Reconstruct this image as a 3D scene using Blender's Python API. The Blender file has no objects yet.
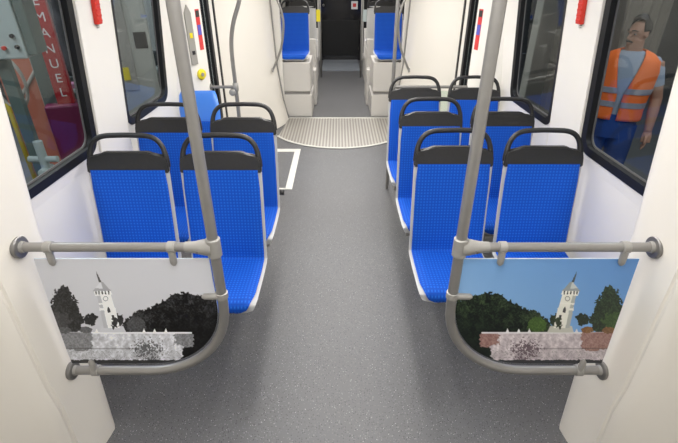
import bpy, bmesh, math, random
import numpy as np
from mathutils import Vector, Matrix
random.seed(5)
PI = math.pi
R = math.radians
scene = bpy.context.scene
col = scene.collection

# ------------------------------------------------------------------ camera
PITCH = 29.4
FPX = 438.0
CAMZ = 1.93
cam_d = bpy.data.cameras.new('camera')
cam = bpy.data.objects.new('camera', cam_d)
col.objects.link(cam)
cam_d.sensor_width = 36.0
cam_d.lens = FPX / 678.0 * 36.0
cam_d.clip_start = 0.02
cam.location = (0, 0, CAMZ)
cam.rotation_euler = (R(90 - PITCH), 0, 0)
scene.camera = cam

# ------------------------------------------------------------------ world, lights, exposure
world = bpy.data.worlds.new('world')
scene.world = world
world.use_nodes = True
world.node_tree.nodes['Background'].inputs[0].default_value = (0.80, 0.88, 1.0, 1)
world.node_tree.nodes['Background'].inputs[1].default_value = 0.22
scene.view_settings.view_transform = 'Standard'
scene.view_settings.look = 'None'
scene.view_settings.gamma = 1
scene.view_settings.exposure = 0.0

def area(name, loc, sx, sy, power, rot=(0, 0, 0), colr=(1.0, 0.97, 0.93)):
    l = bpy.data.lights.new(name, 'AREA')
    l.shape = 'RECTANGLE'; l.size = sx; l.size_y = sy; l.energy = power; l.color = colr
    o = bpy.data.objects.new(name, l)
    o.location = loc; o.rotation_euler = rot
    col.objects.link(o)
    return o
LZ = 2.235
for y, p in ((-0.6, 9), (1.3, 15), (3.2, 17), (5.0, 21), (7.9, 21), (10.3, 6)):
    for s in (-1, 1):
        area('ceiling_lamp_light', (s * 0.36, y, LZ), 0.20, 1.5, p)
area('depot_fill_light', (-2.6, 0.6, 4.6), 1.5, 1.5, 150, rot=(R(48), 0, R(10)), colr=(0.92, 0.96, 1.0))  # unseen fill lights, added so the depot objects show through the windows
area('depot_fill_light', (-4.0, 4.4, 4.2), 1.5, 1.5, 170, colr=(0.92, 0.96, 1.0))
area('depot_fill_light', (3.4, 4.2, 4.4), 1.2, 1.2, 60, colr=(0.92, 0.96, 1.0))
area('depot_fill_light', (2.6, 0.4, 4.6), 1.5, 1.5, 130, rot=(R(48), 0, R(-8)), colr=(0.92, 0.96, 1.0))

# ------------------------------------------------------------------ materials
def new_mat(name, base=(0.8, 0.8, 0.8), rough=0.5, metal=0.0, spec=0.5):
    m = bpy.data.materials.new(name)
    m.use_nodes = True
    b = m.node_tree.nodes['Principled BSDF']
    b.inputs['Base Color'].default_value = (*base, 1)
    b.inputs['Roughness'].default_value = rough
    b.inputs['Metallic'].default_value = metal
    b.inputs['Specular IOR Level'].default_value = spec
    return m

def N(m, t, **kw):
    n = m.node_tree.nodes.new(t)
    for k, v in kw.items():
        setattr(n, k, v)
    return n
def L(m, a, b): m.node_tree.links.new(a, b)

def mottled(name, c1, c2, scale=8, rough=0.5, metal=0.0, bump=0.0, detail=4, spec=0.5):
    m = new_mat(name, c1, rough, metal, spec)
    b = m.node_tree.nodes['Principled BSDF']
    tc = N(m, 'ShaderNodeTexCoord')
    no = N(m, 'ShaderNodeTexNoise'); no.inputs['Scale'].default_value = scale; no.inputs['Detail'].default_value = detail
    L(m, tc.outputs['Object'], no.inputs['Vector'])
    mx = N(m, 'ShaderNodeMix', data_type='RGBA')
    mx.inputs['A'].default_value = (*c1, 1); mx.inputs['B'].default_value = (*c2, 1)
    L(m, no.outputs['Fac'], mx.inputs['Factor'])
    L(m, mx.outputs['Result'], b.inputs['Base Color'])
    if bump:
        bp = N(m, 'ShaderNodeBump'); bp.inputs['Strength'].default_value = bump; bp.inputs['Distance'].default_value = 0.002
        L(m, no.outputs['Fac'], bp.inputs['Height']); L(m, bp.outputs['Normal'], b.inputs['Normal'])
    return m

M = {}
M['white'] = mottled('cream_plastic', (0.80, 0.775, 0.72), (0.76, 0.735, 0.685), 3, 0.38)
M['white2'] = mottled('warm_white_panel', (0.80, 0.765, 0.70), (0.77, 0.735, 0.67), 2, 0.42)
M['ceil'] = new_mat('ceiling_white', (0.8, 0.8, 0.78), 0.6)
M['grey_box'] = mottled('light_grey_box', (0.58, 0.56, 0.53), (0.54, 0.52, 0.49), 4, 0.5)
M['grey_dark'] = new_mat('recess_grey', (0.25, 0.24, 0.23), 0.6)
M['shell'] = mottled('seat_shell_grey', (0.50, 0.50, 0.49), (0.46, 0.46, 0.46), 9, 0.45)
M['black'] = mottled('black_grained_plastic', (0.014, 0.0138, 0.0135), (0.024, 0.023, 0.023), 60, 0.48, bump=0.3)
M['rubber'] = new_mat('black_rubber', (0.010, 0.010, 0.011), 0.5, 0.0, 0.3)
M['seal'] = new_mat('grey_seal', (0.11, 0.11, 0.11), 0.5)
M['steel'] = mottled('brushed_satin_rail', (0.31, 0.302, 0.288), (0.27, 0.262, 0.25), 25, 0.36, metal=0.5)
M['cast'] = mottled('cast_grey_fitting', (0.37, 0.36, 0.34), (0.33, 0.322, 0.302), 30, 0.42, metal=0.25)
M['flange'] = mottled('dark_flange', (0.24, 0.235, 0.23), (0.20, 0.195, 0.19), 20, 0.35, metal=0.6)
M['red'] = new_mat('red_plastic', (0.62, 0.03, 0.015), 0.35)
M['yellow'] = new_mat('yellow_plastic', (0.80, 0.66, 0.02), 0.4)
M['signgrey'] = new_mat('sign_grey', (0.33, 0.32, 0.29), 0.4)
M['stickerblack'] = new_mat('sticker_black', (0.02, 0.02, 0.02), 0.4)
M['stickerwhite'] = new_mat('sticker_white', (0.75, 0.75, 0.75), 0.4)
M['stickerred'] = new_mat('sticker_red', (0.60, 0.03, 0.03), 0.4)
M['stickerblue'] = new_mat('sticker_blue', (0.08, 0.08, 0.45), 0.4)
M['floorline'] = mottled('inlaid_floor_line', (0.66, 0.65, 0.60), (0.60, 0.59, 0.55), 12, 0.6)
M['skin'] = new_mat('skin', (0.42, 0.22, 0.15), 0.55)
M['hair'] = new_mat('dark_hair', (0.012, 0.010, 0.009), 0.6)
M['eye'] = new_mat('eye', (0.30, 0.27, 0.25), 0.5)
M['shirt'] = mottled('grey_blue_shirt', (0.34, 0.40, 0.50), (0.28, 0.34, 0.44), 12, 0.9)
M['hivis'] = mottled('orange_hi_vis', (1.0, 0.20, 0.03), (0.9, 0.16, 0.02), 10, 0.7)
M['reflect'] = new_mat('grey_reflective_band', (0.30, 0.30, 0.36), 0.4)
M['trousers'] = mottled('blue_work_trousers', (0.020, 0.06, 0.24), (0.012, 0.04, 0.17), 8, 0.9)
M['boot'] = new_mat('boot', (0.02, 0.02, 0.02), 0.5)
M['concrete'] = mottled('depot_concrete', (0.16, 0.16, 0.16), (0.10, 0.10, 0.10), 1.5, 0.7)
M['depotwall'] = mottled('depot_wall', (0.09, 0.10, 0.11), (0.05, 0.055, 0.06), 0.8, 0.8)
M['liftred'] = new_mat('lift_red', (0.40, 0.012, 0.02), 0.35)
M['magenta'] = new_mat('dark_magenta', (0.16, 0.008, 0.06), 0.4)
M['salmon'] = new_mat('salmon_panel', (0.52, 0.16, 0.10), 0.6)
M['cabinet'] = new_mat('cabinet_grey', (0.42, 0.48, 0.47), 0.4)
M['screen'] = new_mat('screen_dark', (0.09, 0.09, 0.09), 0.2)
M['darkgreen'] = new_mat('dark_green_grey', (0.10, 0.14, 0.13), 0.5)
M['bluebox'] = new_mat('blue_paint', (0.02, 0.12, 0.42), 0.5)
M['daylight'] = new_mat('bright_window', (0.8, 0.8, 0.8), 0.5)
_b = M['daylight'].node_tree.nodes['Principled BSDF']
_b.inputs['Emission Color'].default_value = (0.85, 0.92, 1.0, 1); _b.inputs['Emission Strength'].default_value = 1.6
M['lamp'] = new_mat('lamp_diffuser', (0.9, 0.9, 0.9), 0.5)
_b = M['lamp'].node_tree.nodes['Principled BSDF']
_b.inputs['Emission Color'].default_value = (1, 0.97, 0.93, 1); _b.inputs['Emission Strength'].default_value = 2.5
M['blueplastic'] = new_mat('light_blue_plastic', (0.06, 0.22, 0.72), 0.3)
M['darkglass'] = mottled('dark_cab_glass', (0.006, 0.006, 0.008), (0.014, 0.014, 0.018), 1.5, 0.12)
M['wood'] = new_mat('pale_board', (0.45, 0.38, 0.26), 0.6)

def glass_mat(name, tint, gl=0.6):
    m = bpy.data.materials.new(name); m.use_nodes = True
    nt = m.node_tree
    for n in list(nt.nodes):
        if n.type != 'OUTPUT_MATERIAL': nt.nodes.remove(n)
    out = [n for n in nt.nodes if n.type == 'OUTPUT_MATERIAL'][0]
    tr = N(m, 'ShaderNodeBsdfTransparent'); tr.inputs[0].default_value = (*tint, 1)
    gs = N(m, 'ShaderNodeBsdfGlossy'); gs.inputs['Roughness'].default_value = 0.0; gs.inputs[0].default_value = (gl, gl, gl, 1)
    lw = N(m, 'ShaderNodeLayerWeight'); lw.inputs[0].default_value = 0.5
    pw = N(m, 'ShaderNodeMath', operation='POWER'); L(m, lw.outputs['Facing'], pw.inputs[0]); pw.inputs[1].default_value = 5
    fr = N(m, 'ShaderNodeMath', operation='MULTIPLY_ADD'); L(m, pw.outputs[0], fr.inputs[0]); fr.inputs[1].default_value = 0.96; fr.inputs[2].default_value = 0.04
    mx = N(m, 'ShaderNodeMixShader')
    L(m, fr.outputs[0], mx.inputs[0]); L(m, tr.outputs[0], mx.inputs[1]); L(m, gs.outputs[0], mx.inputs[2])
    L(m, mx.outputs[0], out.inputs[0])
    return m
M['glass'] = glass_mat('tinted_window_glass', (0.80, 0.83, 0.83))
M['clear'] = glass_mat('clear_partition_glass', (0.90, 0.96, 0.92))

# floor: grey vinyl with pale flecks
def floor_mat():
    m = new_mat('speckled_grey_vinyl', (0.15, 0.15, 0.155), 0.42)
    b = m.node_tree.nodes['Principled BSDF']
    tc = N(m, 'ShaderNodeTexCoord')
    no = N(m, 'ShaderNodeTexNoise'); no.inputs['Scale'].default_value = 1.2; no.inputs['Detail'].default_value = 5
    L(m, tc.outputs['Object'], no.inputs['Vector'])
    base = N(m, 'ShaderNodeMix', data_type='RGBA')
    base.inputs['A'].default_value = (0.092, 0.092, 0.097, 1); base.inputs['B'].default_value = (0.122, 0.122, 0.126, 1)
    L(m, no.outputs['Fac'], base.inputs['Factor'])
    prev = base.outputs['Result']
    for sc, thr, c in ((80, 0.15, (0.42, 0.42, 0.43)), (120, 0.24, (0.20, 0.20, 0.21)), (100, 0.28, (0.045, 0.045, 0.05))):
        vo = N(m, 'ShaderNodeTexVoronoi'); vo.inputs['Scale'].default_value = sc
        L(m, tc.outputs['Object'], vo.inputs['Vector'])
        lt = N(m, 'ShaderNodeMath', operation='LESS_THAN'); lt.inputs[1].default_value = thr
        L(m, vo.outputs['Distance'], lt.inputs[0])
        sp = N(m, 'ShaderNodeSeparateColor'); L(m, vo.outputs['Color'], sp.inputs[0])
        l2 = N(m, 'ShaderNodeMath', operation='LESS_THAN'); l2.inputs[1].default_value = 0.45
        L(m, sp.outputs[0], l2.inputs[0])
        mu = N(m, 'ShaderNodeMath', operation='MULTIPLY'); L(m, lt.outputs[0], mu.inputs[0]); L(m, l2.outputs[0], mu.inputs[1])
        mx = N(m, 'ShaderNodeMix', data_type='RGBA'); mx.inputs['B'].default_value = (*c, 1)
        L(m, mu.outputs[0], mx.inputs['Factor']); L(m, prev, mx.inputs['A'])
        prev = mx.outputs['Result']
    L(m, prev, b.inputs['Base Color'])
    return m
M['floor'] = floor_mat()

# blue upholstery with a fine grid of paler dots (uses the UV in metres)
def fabric_mat():
    m = new_mat('blue_dotted_fabric', (0.0, 0.10, 0.6), 0.72, spec=0.3)
    b = m.node_tree.nodes['Principled BSDF']
    uv = N(m, 'ShaderNodeUVMap')
    sc = N(m, 'ShaderNodeVectorMath', operation='SCALE'); sc.inputs['Scale'].default_value = 1 / 0.0175
    L(m, uv.outputs[0], sc.inputs[0])
    fr = N(m, 'ShaderNodeVectorMath', operation='FRACTION'); L(m, sc.outputs[0], fr.inputs[0])
    sb = N(m, 'ShaderNodeVectorMath', operation='SUBTRACT'); sb.inputs[1].default_value = (0.5, 0.5, 0)
    L(m, fr.outputs[0], sb.inputs[0])
    ln = N(m, 'ShaderNodeVectorMath', operation='LENGTH'); L(m, sb.outputs[0], ln.inputs[0])
    lt = N(m, 'ShaderNodeMapRange'); lt.inputs[1].default_value = 0.13; lt.inputs[2].default_value = 0.26
    lt.inputs[3].default_value = 1; lt.inputs[4].default_value = 0
    L(m, ln.outputs['Value'], lt.inputs[0])
    # darker weave cell lines
    sx = N(m, 'ShaderNodeSeparateXYZ'); L(m, sb.outputs[0], sx.inputs[0])
    ab = N(m, 'ShaderNodeMath', operation='ABSOLUTE'); L(m, sx.outputs[0], ab.inputs[0])
    ay = N(m, 'ShaderNodeMath', operation='ABSOLUTE'); L(m, sx.outputs[1], ay.inputs[0])
    mxm = N(m, 'ShaderNodeMath', operation='MAXIMUM'); L(m, ab.outputs[0], mxm.inputs[0]); L(m, ay.outputs[0], mxm.inputs[1])
    gr = N(m, 'ShaderNodeMapRange'); gr.inputs[1].default_value = 0.34; gr.inputs[2].default_value = 0.5
    L(m, mxm.outputs[0], gr.inputs[0])
    c1 = N(m, 'ShaderNodeMix', data_type='RGBA')
    c1.inputs['A'].default_value = (0.001, 0.085, 0.53, 1); c1.inputs['B'].default_value = (0.001, 0.055, 0.40, 1)
    L(m, gr.outputs[0], c1.inputs['Factor'])
    c2 = N(m, 'ShaderNodeMix', data_type='RGBA'); c2.inputs['B'].default_value = (0.015, 0.14, 0.62, 1)
    L(m, lt.outputs[0], c2.inputs['Factor']); L(m, c1.outputs['Result'], c2.inputs['A'])
    L(m, c2.outputs['Result'], b.inputs['Base Color'])
    b.inputs['Sheen Weight'].default_value = 0.0
    return m
M['fabric'] = fabric_mat()

# ribbed metal of the gangway plate
def ribbed_mat():
    m = new_mat('ribbed_gangway_metal', (0.5, 0.48, 0.44), 0.4, 0.5)
    b = m.node_tree.nodes['Principled BSDF']
    tc = N(m, 'ShaderNodeTexCoord')
    wv = N(m, 'ShaderNodeTexWave', wave_type='BANDS', bands_direction='X')
    wv.inputs['Scale'].default_value = 7.5; wv.inputs['Distortion'].default_value = 0.0
    L(m, tc.outputs['Object'], wv.inputs['Vector'])
    mp = N(m, 'ShaderNodeMapping'); mp.inputs['Scale'].default_value = (14, 0.5, 1)
    L(m, tc.outputs['Object'], mp.inputs[0])
    no = N(m, 'ShaderNodeTexNoise'); no.inputs['Scale'].default_value = 1.0; no.inputs['Detail'].default_value = 3
    L(m, mp.outputs[0], no.inputs['Vector'])
    mx = N(m, 'ShaderNodeMix', data_type='RGBA')
    mx.inputs['A'].default_value = (0.28, 0.26, 0.235, 1); mx.inputs['B'].default_value = (0.52, 0.50, 0.46, 1)
    L(m, wv.outputs['Fac'], mx.inputs['Factor'])
    m2 = N(m, 'ShaderNodeMix', data_type='RGBA', blend_type='MULTIPLY'); m2.inputs['Factor'].default_value = 0.5
    L(m, mx.outputs['Result'], m2.inputs['A']); L(m, no.outputs['Color'], m2.inputs['B'])
    L(m, mx.outputs['Result'], b.inputs['Base Color'])
    bp = N(m, 'ShaderNodeBump'); bp.inputs['Strength'].default_value = 0.6; bp.inputs['Distance'].default_value = 0.004
    L(m, wv.outputs['Fac'], bp.inputs['Height']); L(m, bp.outputs['Normal'], b.inputs['Normal'])
    return m
M['ribbed'] = ribbed_mat()
def print_mat():
    m = new_mat('printed_photo', (1, 1, 1), 0.3)
    b = m.node_tree.nodes['Principled BSDF']
    at = N(m, 'ShaderNodeVertexColor'); at.layer_name = 'print'
    L(m, at.outputs[0], b.inputs['Base Color'])
    return m
M['print'] = print_mat()
M['panelback'] = new_mat('panel_edge', (0.62, 0.68, 0.74), 0.3)

# ------------------------------------------------------------------ helpers
def link_mesh(name, bm, mats, parent=None, smooth=False, loc=None, angle=None):
    me = bpy.data.meshes.new(name)
    bmesh.ops.recalc_face_normals(bm, faces=bm.faces)
    bm.to_mesh(me); bm.free()
    if not isinstance(mats, (list, tuple)): mats = [mats]
    for m in mats: me.materials.append(m)
    if smooth:
        for p in me.polygons: p.use_smooth = True
        if angle is not None:
            me.set_sharp_from_angle(angle=R(angle))
    o = bpy.data.objects.new(name, me)
    col.objects.link(o)
    if parent is not None: o.parent = parent
    if loc is not None: o.location = loc
    return o

def tag(o, label=None, cat=None, group=None, kind=None):
    if label: o['label'] = label
    if cat: o['category'] = cat
    if group: o['group'] = group
    if kind: o['kind'] = kind
    return o

def empty(name, loc=(0, 0, 0), rz=0.0):
    o = bpy.data.objects.new(name, None)
    o.empty_display_size = 0.05
    col.objects.link(o); o.location = loc; o.rotation_euler = (0, 0, rz)
    return o

def box(bm, x0, x1, y0, y1, z0, z1, bev=0.0, seg=2, mi=0):
    vs = [bm.verts.new((x, y, z)) for x in (x0, x1) for y in (y0, y1) for z in (z0, z1)]
    idx = ((0, 1, 3, 2), (4, 6, 7, 5), (0, 4, 5, 1), (2, 3, 7, 6), (0, 2, 6, 4), (1, 5, 7, 3))
    fs = [bm.faces.new([vs[i] for i in f]) for f in idx]
    for f in fs: f.material_index = mi
    if bev > 0:
        es = list({e for f in fs for e in f.edges})
        bmesh.ops.bevel(bm, geom=es, offset=bev, segments=seg, affect='EDGES', profile=0.5)
    return bm

def B(x0, x1, y0, y1, z0, z1, bev=0.0, seg=2):
    bm = bmesh.new(); return box(bm, x0, x1, y0, y1, z0, z1, bev, seg)

def catmull(pts, n=8, closed=False):
    P = [Vector(p) for p in pts]; out = []
    m = len(P)
    rng = range(m if closed else m - 1)
    for i in rng:
        p0 = P[(i - 1) % m] if (closed or i > 0) else P[0] * 2 - P[1]
        p1 = P[i]; p2 = P[(i + 1) % m]
        p3 = P[(i + 2) % m] if (closed or i + 2 < m) else P[-1] * 2 - P[-2]
        for k in range(n):
            t = k / n
            out.append(0.5 * ((2 * p1) + (p2 - p0) * t + (2 * p0 - 5 * p1 + 4 * p2 - p3) * t * t + (3 * p1 - p0 - 3 * p2 + p3) * t ** 3))
    if not closed: out.append(P[-1])
    return out

def tube(bm, pts, r, seg=12, cap=True, flat=None):
    """sweep; r is a number or list; flat=(a,b) scales the section"""
    P = [Vector(p) for p in pts]; n = len(P)
    rs = r if isinstance(r, (list, tuple)) else [r] * n
    t0 = (P[1] - P[0]).normalized()
    up = Vector((0, 0, 1)) if abs(t0.z) < 0.9 else Vector((0, 1, 0))
    nrm = t0.cross(up).normalized()
    rings = []
    for i in range(n):
        if i == 0: t = (P[1] - P[0])
        elif i == n - 1: t = (P[-1] - P[-2])
        else: t = (P[i + 1] - P[i]).normalized() + (P[i] - P[i - 1]).normalized()
        t = t.normalized()
        nrm = (nrm - t * nrm.dot(t)).normalized()
        bn = t.cross(nrm)
        fa, fb = flat if flat else (1, 1)
        rings.append([bm.verts.new(P[i] + nrm * (math.cos(2 * PI * k / seg) * rs[i] * fa) + bn * (math.sin(2 * PI * k / seg) * rs[i] * fb)) for k in range(seg)])
    for i in range(n - 1):
        for k in range(seg):
            bm.faces.new((rings[i][k], rings[i][(k + 1) % seg], rings[i + 1][(k + 1) % seg], rings[i + 1][k]))
    if cap:
        bm.faces.new(rings[0][::-1]); bm.faces.new(rings[-1])
    return bm

def cyl(bm, a, b, r, seg=20, r2=None, bev=0.0):
    a = Vector(a); b = Vector(b); r2 = r if r2 is None else r2
    if bev:
        d = (b - a).normalized() * bev
        return tube(bm, [a, a + d, b - d, b], [r - bev, r, r2, r2 - bev], seg)
    return tube(bm, [a, b], [r, r2], seg)

def sphere(bm, c, rx, ry=None, rz=None, u=20, v=12):
    ry = ry or rx; rz = rz or rx
    mt = Matrix.Translation(c) @ Matrix.Diagonal((rx, ry, rz, 1))
    bmesh.ops.create_uvsphere(bm, u_segments=u, v_segments=v, radius=1, matrix=mt)
    return bm

def prism(bm, poly, z0, z1, xf=None):
    """plan polygon extruded in z. xf(x,y,z) may deform"""
    a = [bm.verts.new((x, y, z0)) for x, y in poly]; b = [bm.verts.new((x, y, z1)) for x, y in poly]
    n = len(poly)
    for i in range(n): bm.faces.new((a[i], a[(i + 1) % n], b[(i + 1) % n], b[i]))
    bm.faces.new(a[::-1]); bm.faces.new(b)
    return bm

def plate(bm, pts, depth):
    """polygon in 3D extruded by the vector depth"""
    d = Vector(depth)
    a = [bm.verts.new(p) for p in pts]; b = [bm.verts.new(Vector(p) + d) for p in pts]
    n = len(pts)
    for i in range(n): bm.faces.new((a[i], a[(i + 1) % n], b[(i + 1) % n], b[i]))
    bm.faces.new(a[::-1]); bm.faces.new(b)
    return bm

def rrect(y0, y1, z0, z1, r, n=8):
    out = []
    for cy, cz, a0 in ((y1 - r, z0 + r, -90), (y1 - r, z1 - r, 0), (y0 + r, z1 - r, 90), (y0 + r, z0 + r, 180)):
        for k in range(n + 1):
            a = R(a0 + 90 * k / n)
            out.append((cy + r * math.cos(a), cz + r * math.sin(a)))
    return out

LEAN = 0.095
def lean(bm, s):
    if min(v.co.z for v in bm.verts) < 0.99:
        bmesh.ops.bisect_plane(bm, geom=list(bm.verts) + list(bm.edges) + list(bm.faces), plane_co=(0, 0, 1.0), plane_no=(0, 0, 1))
    for v in bm.verts:
        if v.co.z > 1.0: v.co.x -= s * LEAN * (v.co.z - 1.0)
    return bm

def ring(bm, outer, inner, x_out, x_in, xb):
    """rounded frame in the plane x; outer loop at x_out, inner at x_in, back at xb"""
    n = len(outer)
    a = [bm.verts.new((x_out, y, z)) for y, z in outer]
    b = [bm.verts.new((x_in, y, z)) for y, z in inner]
    c = [bm.verts.new((xb, y, z)) for y, z in inner]
    d = [bm.verts.new((xb, y, z)) for y, z in outer]
    for i in range(n):
        j = (i + 1) % n
        for p, q in ((a, b), (b, c), (c, d), (d, a)):
            bm.faces.new((p[i], p[j], q[j], q[i]))
    return bm

def text_mesh(txt, size, depth=0.001):
    cu = bpy.data.curves.new('lettering', 'FONT')
    cu.body = txt; cu.size = size; cu.extrude = depth
    cu.align_x = 'CENTER'; cu.align_y = 'CENTER'
    o = bpy.data.objects.new('lettering', cu); col.objects.link(o)
    dg = bpy.context.evaluated_depsgraph_get(); dg.update()
    me = bpy.data.meshes.new_from_object(o.evaluated_get(dg))
    bpy.data.objects.remove(o)
    return me

SP, CP = math.sin(R(PITCH)), math.cos(R(PITCH))
def at(px, py, Y):
    """world point at distance Y seen at a photograph pixel (used for measuring only)"""
    a = (px - 339) / FPX; b = (py - 221.5) / FPX
    fw = CP - b * SP; dn = SP + b * CP
    d = Y / fw
    return Vector((a * d, Y, CAMZ - dn * d))

W = 1.38      # inner face of the side walls
ZS = 1.06     # lower edge of the windows
ZT = 2.02

# ------------------------------------------------------------------ floor, ceiling
o = link_mesh('floor', B(-1.46, 1.46, -2.2, 12.3, -0.06, 0.0), M['floor']); tag(o, kind='structure')
bm = B(-1.46, 1.46, -2.2, 12.3, 2.26, 2.32)
o = link_mesh('ceiling', bm, M['ceil']); tag(o, kind='structure')
for s in (-1, 1):
    for y0, y1 in ((-1.4, 5.8), (7.1, 11.1)):
        bm = B(s * 0.36 - 0.12, s * 0.36 + 0.12, y0, y1, 2.24, 2.262, 0.004)
        o = link_mesh('ceiling_lamp', bm, M['lamp'])
        tag(o, 'long %s ceiling strip lamp over the %s' % ('left' if s < 0 else 'right', 'near seats' if y0 < 2 else 'far car'), 'lamp', 'ceiling strip lamps')
# rear wall behind the camera
o = link_mesh('wall_rear', B(-1.46, 1.46, -2.28, -2.2, 0, 2.3), M['white']); tag(o, kind='structure')
# bright apron in the far car floor
o = link_mesh('trim_7', B(-0.44, 0.44, 10.75, 12.25, 0.0, 0.012), mottled('far_threshold', (0.23, 0.25, 0.28), (0.20, 0.22, 0.25), 4, 0.5)); tag(o, kind='structure')

# gangway turntable plate
pts = []
yc = 6.29; r = 0.957
ah = math.asin(0.825 / r)
for k in range(33):
    a = -PI / 2 - ah + 2 * ah * k / 32
    pts.append((r * math.cos(a), yc + r * math.sin(a)))
pts = pts + [(0.80, 6.64), (-0.77, 6.64)]
root = empty('gangway_plate', (0, 0, 0))
tag(root, 'ribbed metal gangway plate with curved edge joining the two cars', 'floor plate')
o = link_mesh('plate', prism(bmesh.new(), pts, 0.0, 0.010), M['ribbed'], root)
bm = bmesh.new()
edge = [Vector((x * 1.012, yc + (y - yc) * 1.012, 0.008)) for x, y in pts[:33]]
tube(bm, edge, 0.016, 6, flat=(1.2, 0.5))
link_mesh('edge_strip', bm, M['floorline'], root)
link_mesh('rear_strip', B(-0.84, 0.88, 6.63, 6.67, 0.0, 0.014), M['floorline'], root)

# L shaped line on the floor left
bm = bmesh.new()
prism(bm, [(-0.555, 4.1), (-0.485, 4.1), (-0.485, 5.30), (-1.0, 5.30), (-1.0, 5.20), (-0.555, 5.20)], 0.0, 0.003)
prism(bm, [(-1.0, 4.10), (-0.545, 4.10), (-0.545, 4.13), (-1.0, 4.13)], 0.0, 0.003)
o = link_mesh('floor_marking', bm, M['floorline']); tag(o, 'pale line marked on the grey floor left of the aisle', 'floor marking')

# ------------------------------------------------------------------ side walls with windows
WINS = [(1.10, 2.38), (2.78, 3.55)]
FARW = [(8.0, 9.3), (9.7, 11.2)]
def side_wall(s, name, y0, y1, wins, first):
    bm = bmesh.new()
    def bx(ya, yb, za, zb, xa=W, xb=W + 0.038, bev=0):
        box(bm, min(s * xa, s * xb), max(s * xa, s * xb), ya, yb, za, zb, bev)
    bx(y0, y1, 0, ZS + 0.03)
    bx(y0, y1, ZT - 0.03, 2.3)
    cur = y0
    for a, b in wins:
        bx(cur, a + 0.03, ZS + 0.03, ZT - 0.03); cur = b - 0.03
    bx(cur, y1, ZS + 0.03, ZT - 0.03)
    lean(bm, s)
    o = link_mesh(name, bm, M['white']); tag(o, kind='structure')
    k = first
    for a, b in wins:
        w = link_mesh('window_%d' % k, lean(ring(bmesh.new(), rrect(a, b, ZS, ZT, 0.09), rrect(a + 0.042, b - 0.042, ZS + 0.042, ZT - 0.042, 0.065), s * (W - 0.006), s * (W - 0.002), s * (W + 0.040)), s), M['rubber'], smooth=True, angle=35)
        tag(w, kind='structure')
        bm = ring(bmesh.new(), rrect(a + 0.040, b - 0.040, ZS + 0.040, ZT - 0.040, 0.065), rrect(a + 0.052, b - 0.052, ZS + 0.052, ZT - 0.052, 0.06), s * (W + 0.028), s * (W + 0.029), s * (W + 0.034))
        link_mesh('seal', lean(bm, s), M['seal'], w)
        bm = plate(bmesh.new(), [(s * (W + 0.036), y, z) for y, z in rrect(a + 0.02, b - 0.02, ZS + 0.02, ZT - 0.02, 0.07)], (s * 0.005, 0, 0))
        link_mesh('pane', lean(bm, s), M['glass'], w)
        k += 1
    return o
side_wall(-1, 'wall_left', -2.2, 4.15, WINS, 1)
side_wall(1, 'wall_right', -2.2, 4.15, WINS, 3)
side_wall(-1, 'wall_far_left', 7.0, 12.3, FARW, 5)
side_wall(1, 'wall_far_right', 7.0, 12.3, FARW, 7)

# window post covers between the windows
for s, nm in ((-1, 'trim_1'), (1, 'trim_2')):
    bm = bmesh.new()
    xa, xb = s * (W + 0.0), s * (W - 0.014)
    box(bm, min(xa, xb), max(xa, xb), 2.39, 2.77, 0.0, 2.26, 0.013, 4)
    o = link_mesh(nm, lean(bm, s), M['white'], smooth=True, angle=40); tag(o, kind='structure')

# near door pillars : aisle face, rounded corners, base step
def near_pillar(s, nm):
    bm = bmesh.new()
    plan = [(W - 0.005, 1.41), (1.12, 1.400), (1.086, 1.388), (1.075, 1.365), (1.078, 1.33), (1.095, 1.20), (1.098, 1.163), (1.106, 1.158), (1.106, 1.146), (1.100, 1.140), (1.108, 1.116), (1.130, 1.096), (1.20, 1.045), (1.30, 0.99), (W - 0.005, 0.95)]
    zs = [0.0, 0.10, 0.22, 0.30, 0.36, 0.42, 0.48, 0.56, 0.8, 1.1, 1.5, 1.9, 2.26]
    rings = []
    n_ = len(plan)
    for z in zs:
        t = min(1, max(0, (0.56 - z) / 0.14)); t = t * t * (3 - 2 * t) * min(1, z / 0.42)
        rr = []
        for i, (x, y) in enumerate(plan):
            on = 1 if 1 < i < 11 else 0
            if i in (1, 11): on = 0.6
            xx = x + (0.018 if s < 0 and i not in (0, n_ - 1) else 0) - 0.022 * t * on * (1.0 if i < 5 else 0.6) - on * 0.10 * max(0, z - 1.1)
            rr.append(bm.verts.new((s * xx, y, z)))
        rings.append(rr)
    n = len(plan)
    for i in range(len(zs) - 1):
        for k in range(n):
            bm.faces.new((rings[i][k], rings[i][(k + 1) % n], rings[i + 1][(k + 1) % n], rings[i + 1][k]))
    bm.faces.new(rings[0]); bm.faces.new(rings[-1][::-1])
    o = link_mesh(nm, bm, M['white2'], smooth=True, angle=50); tag(o, kind='structure')
near_pillar(-1, 'trim_3'); near_pillar(1, 'trim_4')

# far door pillars
FP = [(W, 3.78), (1.27, 3.88), (1.22, 3.96), (1.18, 4.10), (1.185, 4.15), (W, 4.15)]
for s, nm in ((-1, 'trim_5'), (1, 'trim_6')):
    bm = prism(bmesh.new(), [(s * x, y) for x, y in FP], 0.0, 2.26)
    o = link_mesh(nm, bm, M['white'], smooth=True, angle=50); tag(o, kind='structure')

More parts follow.
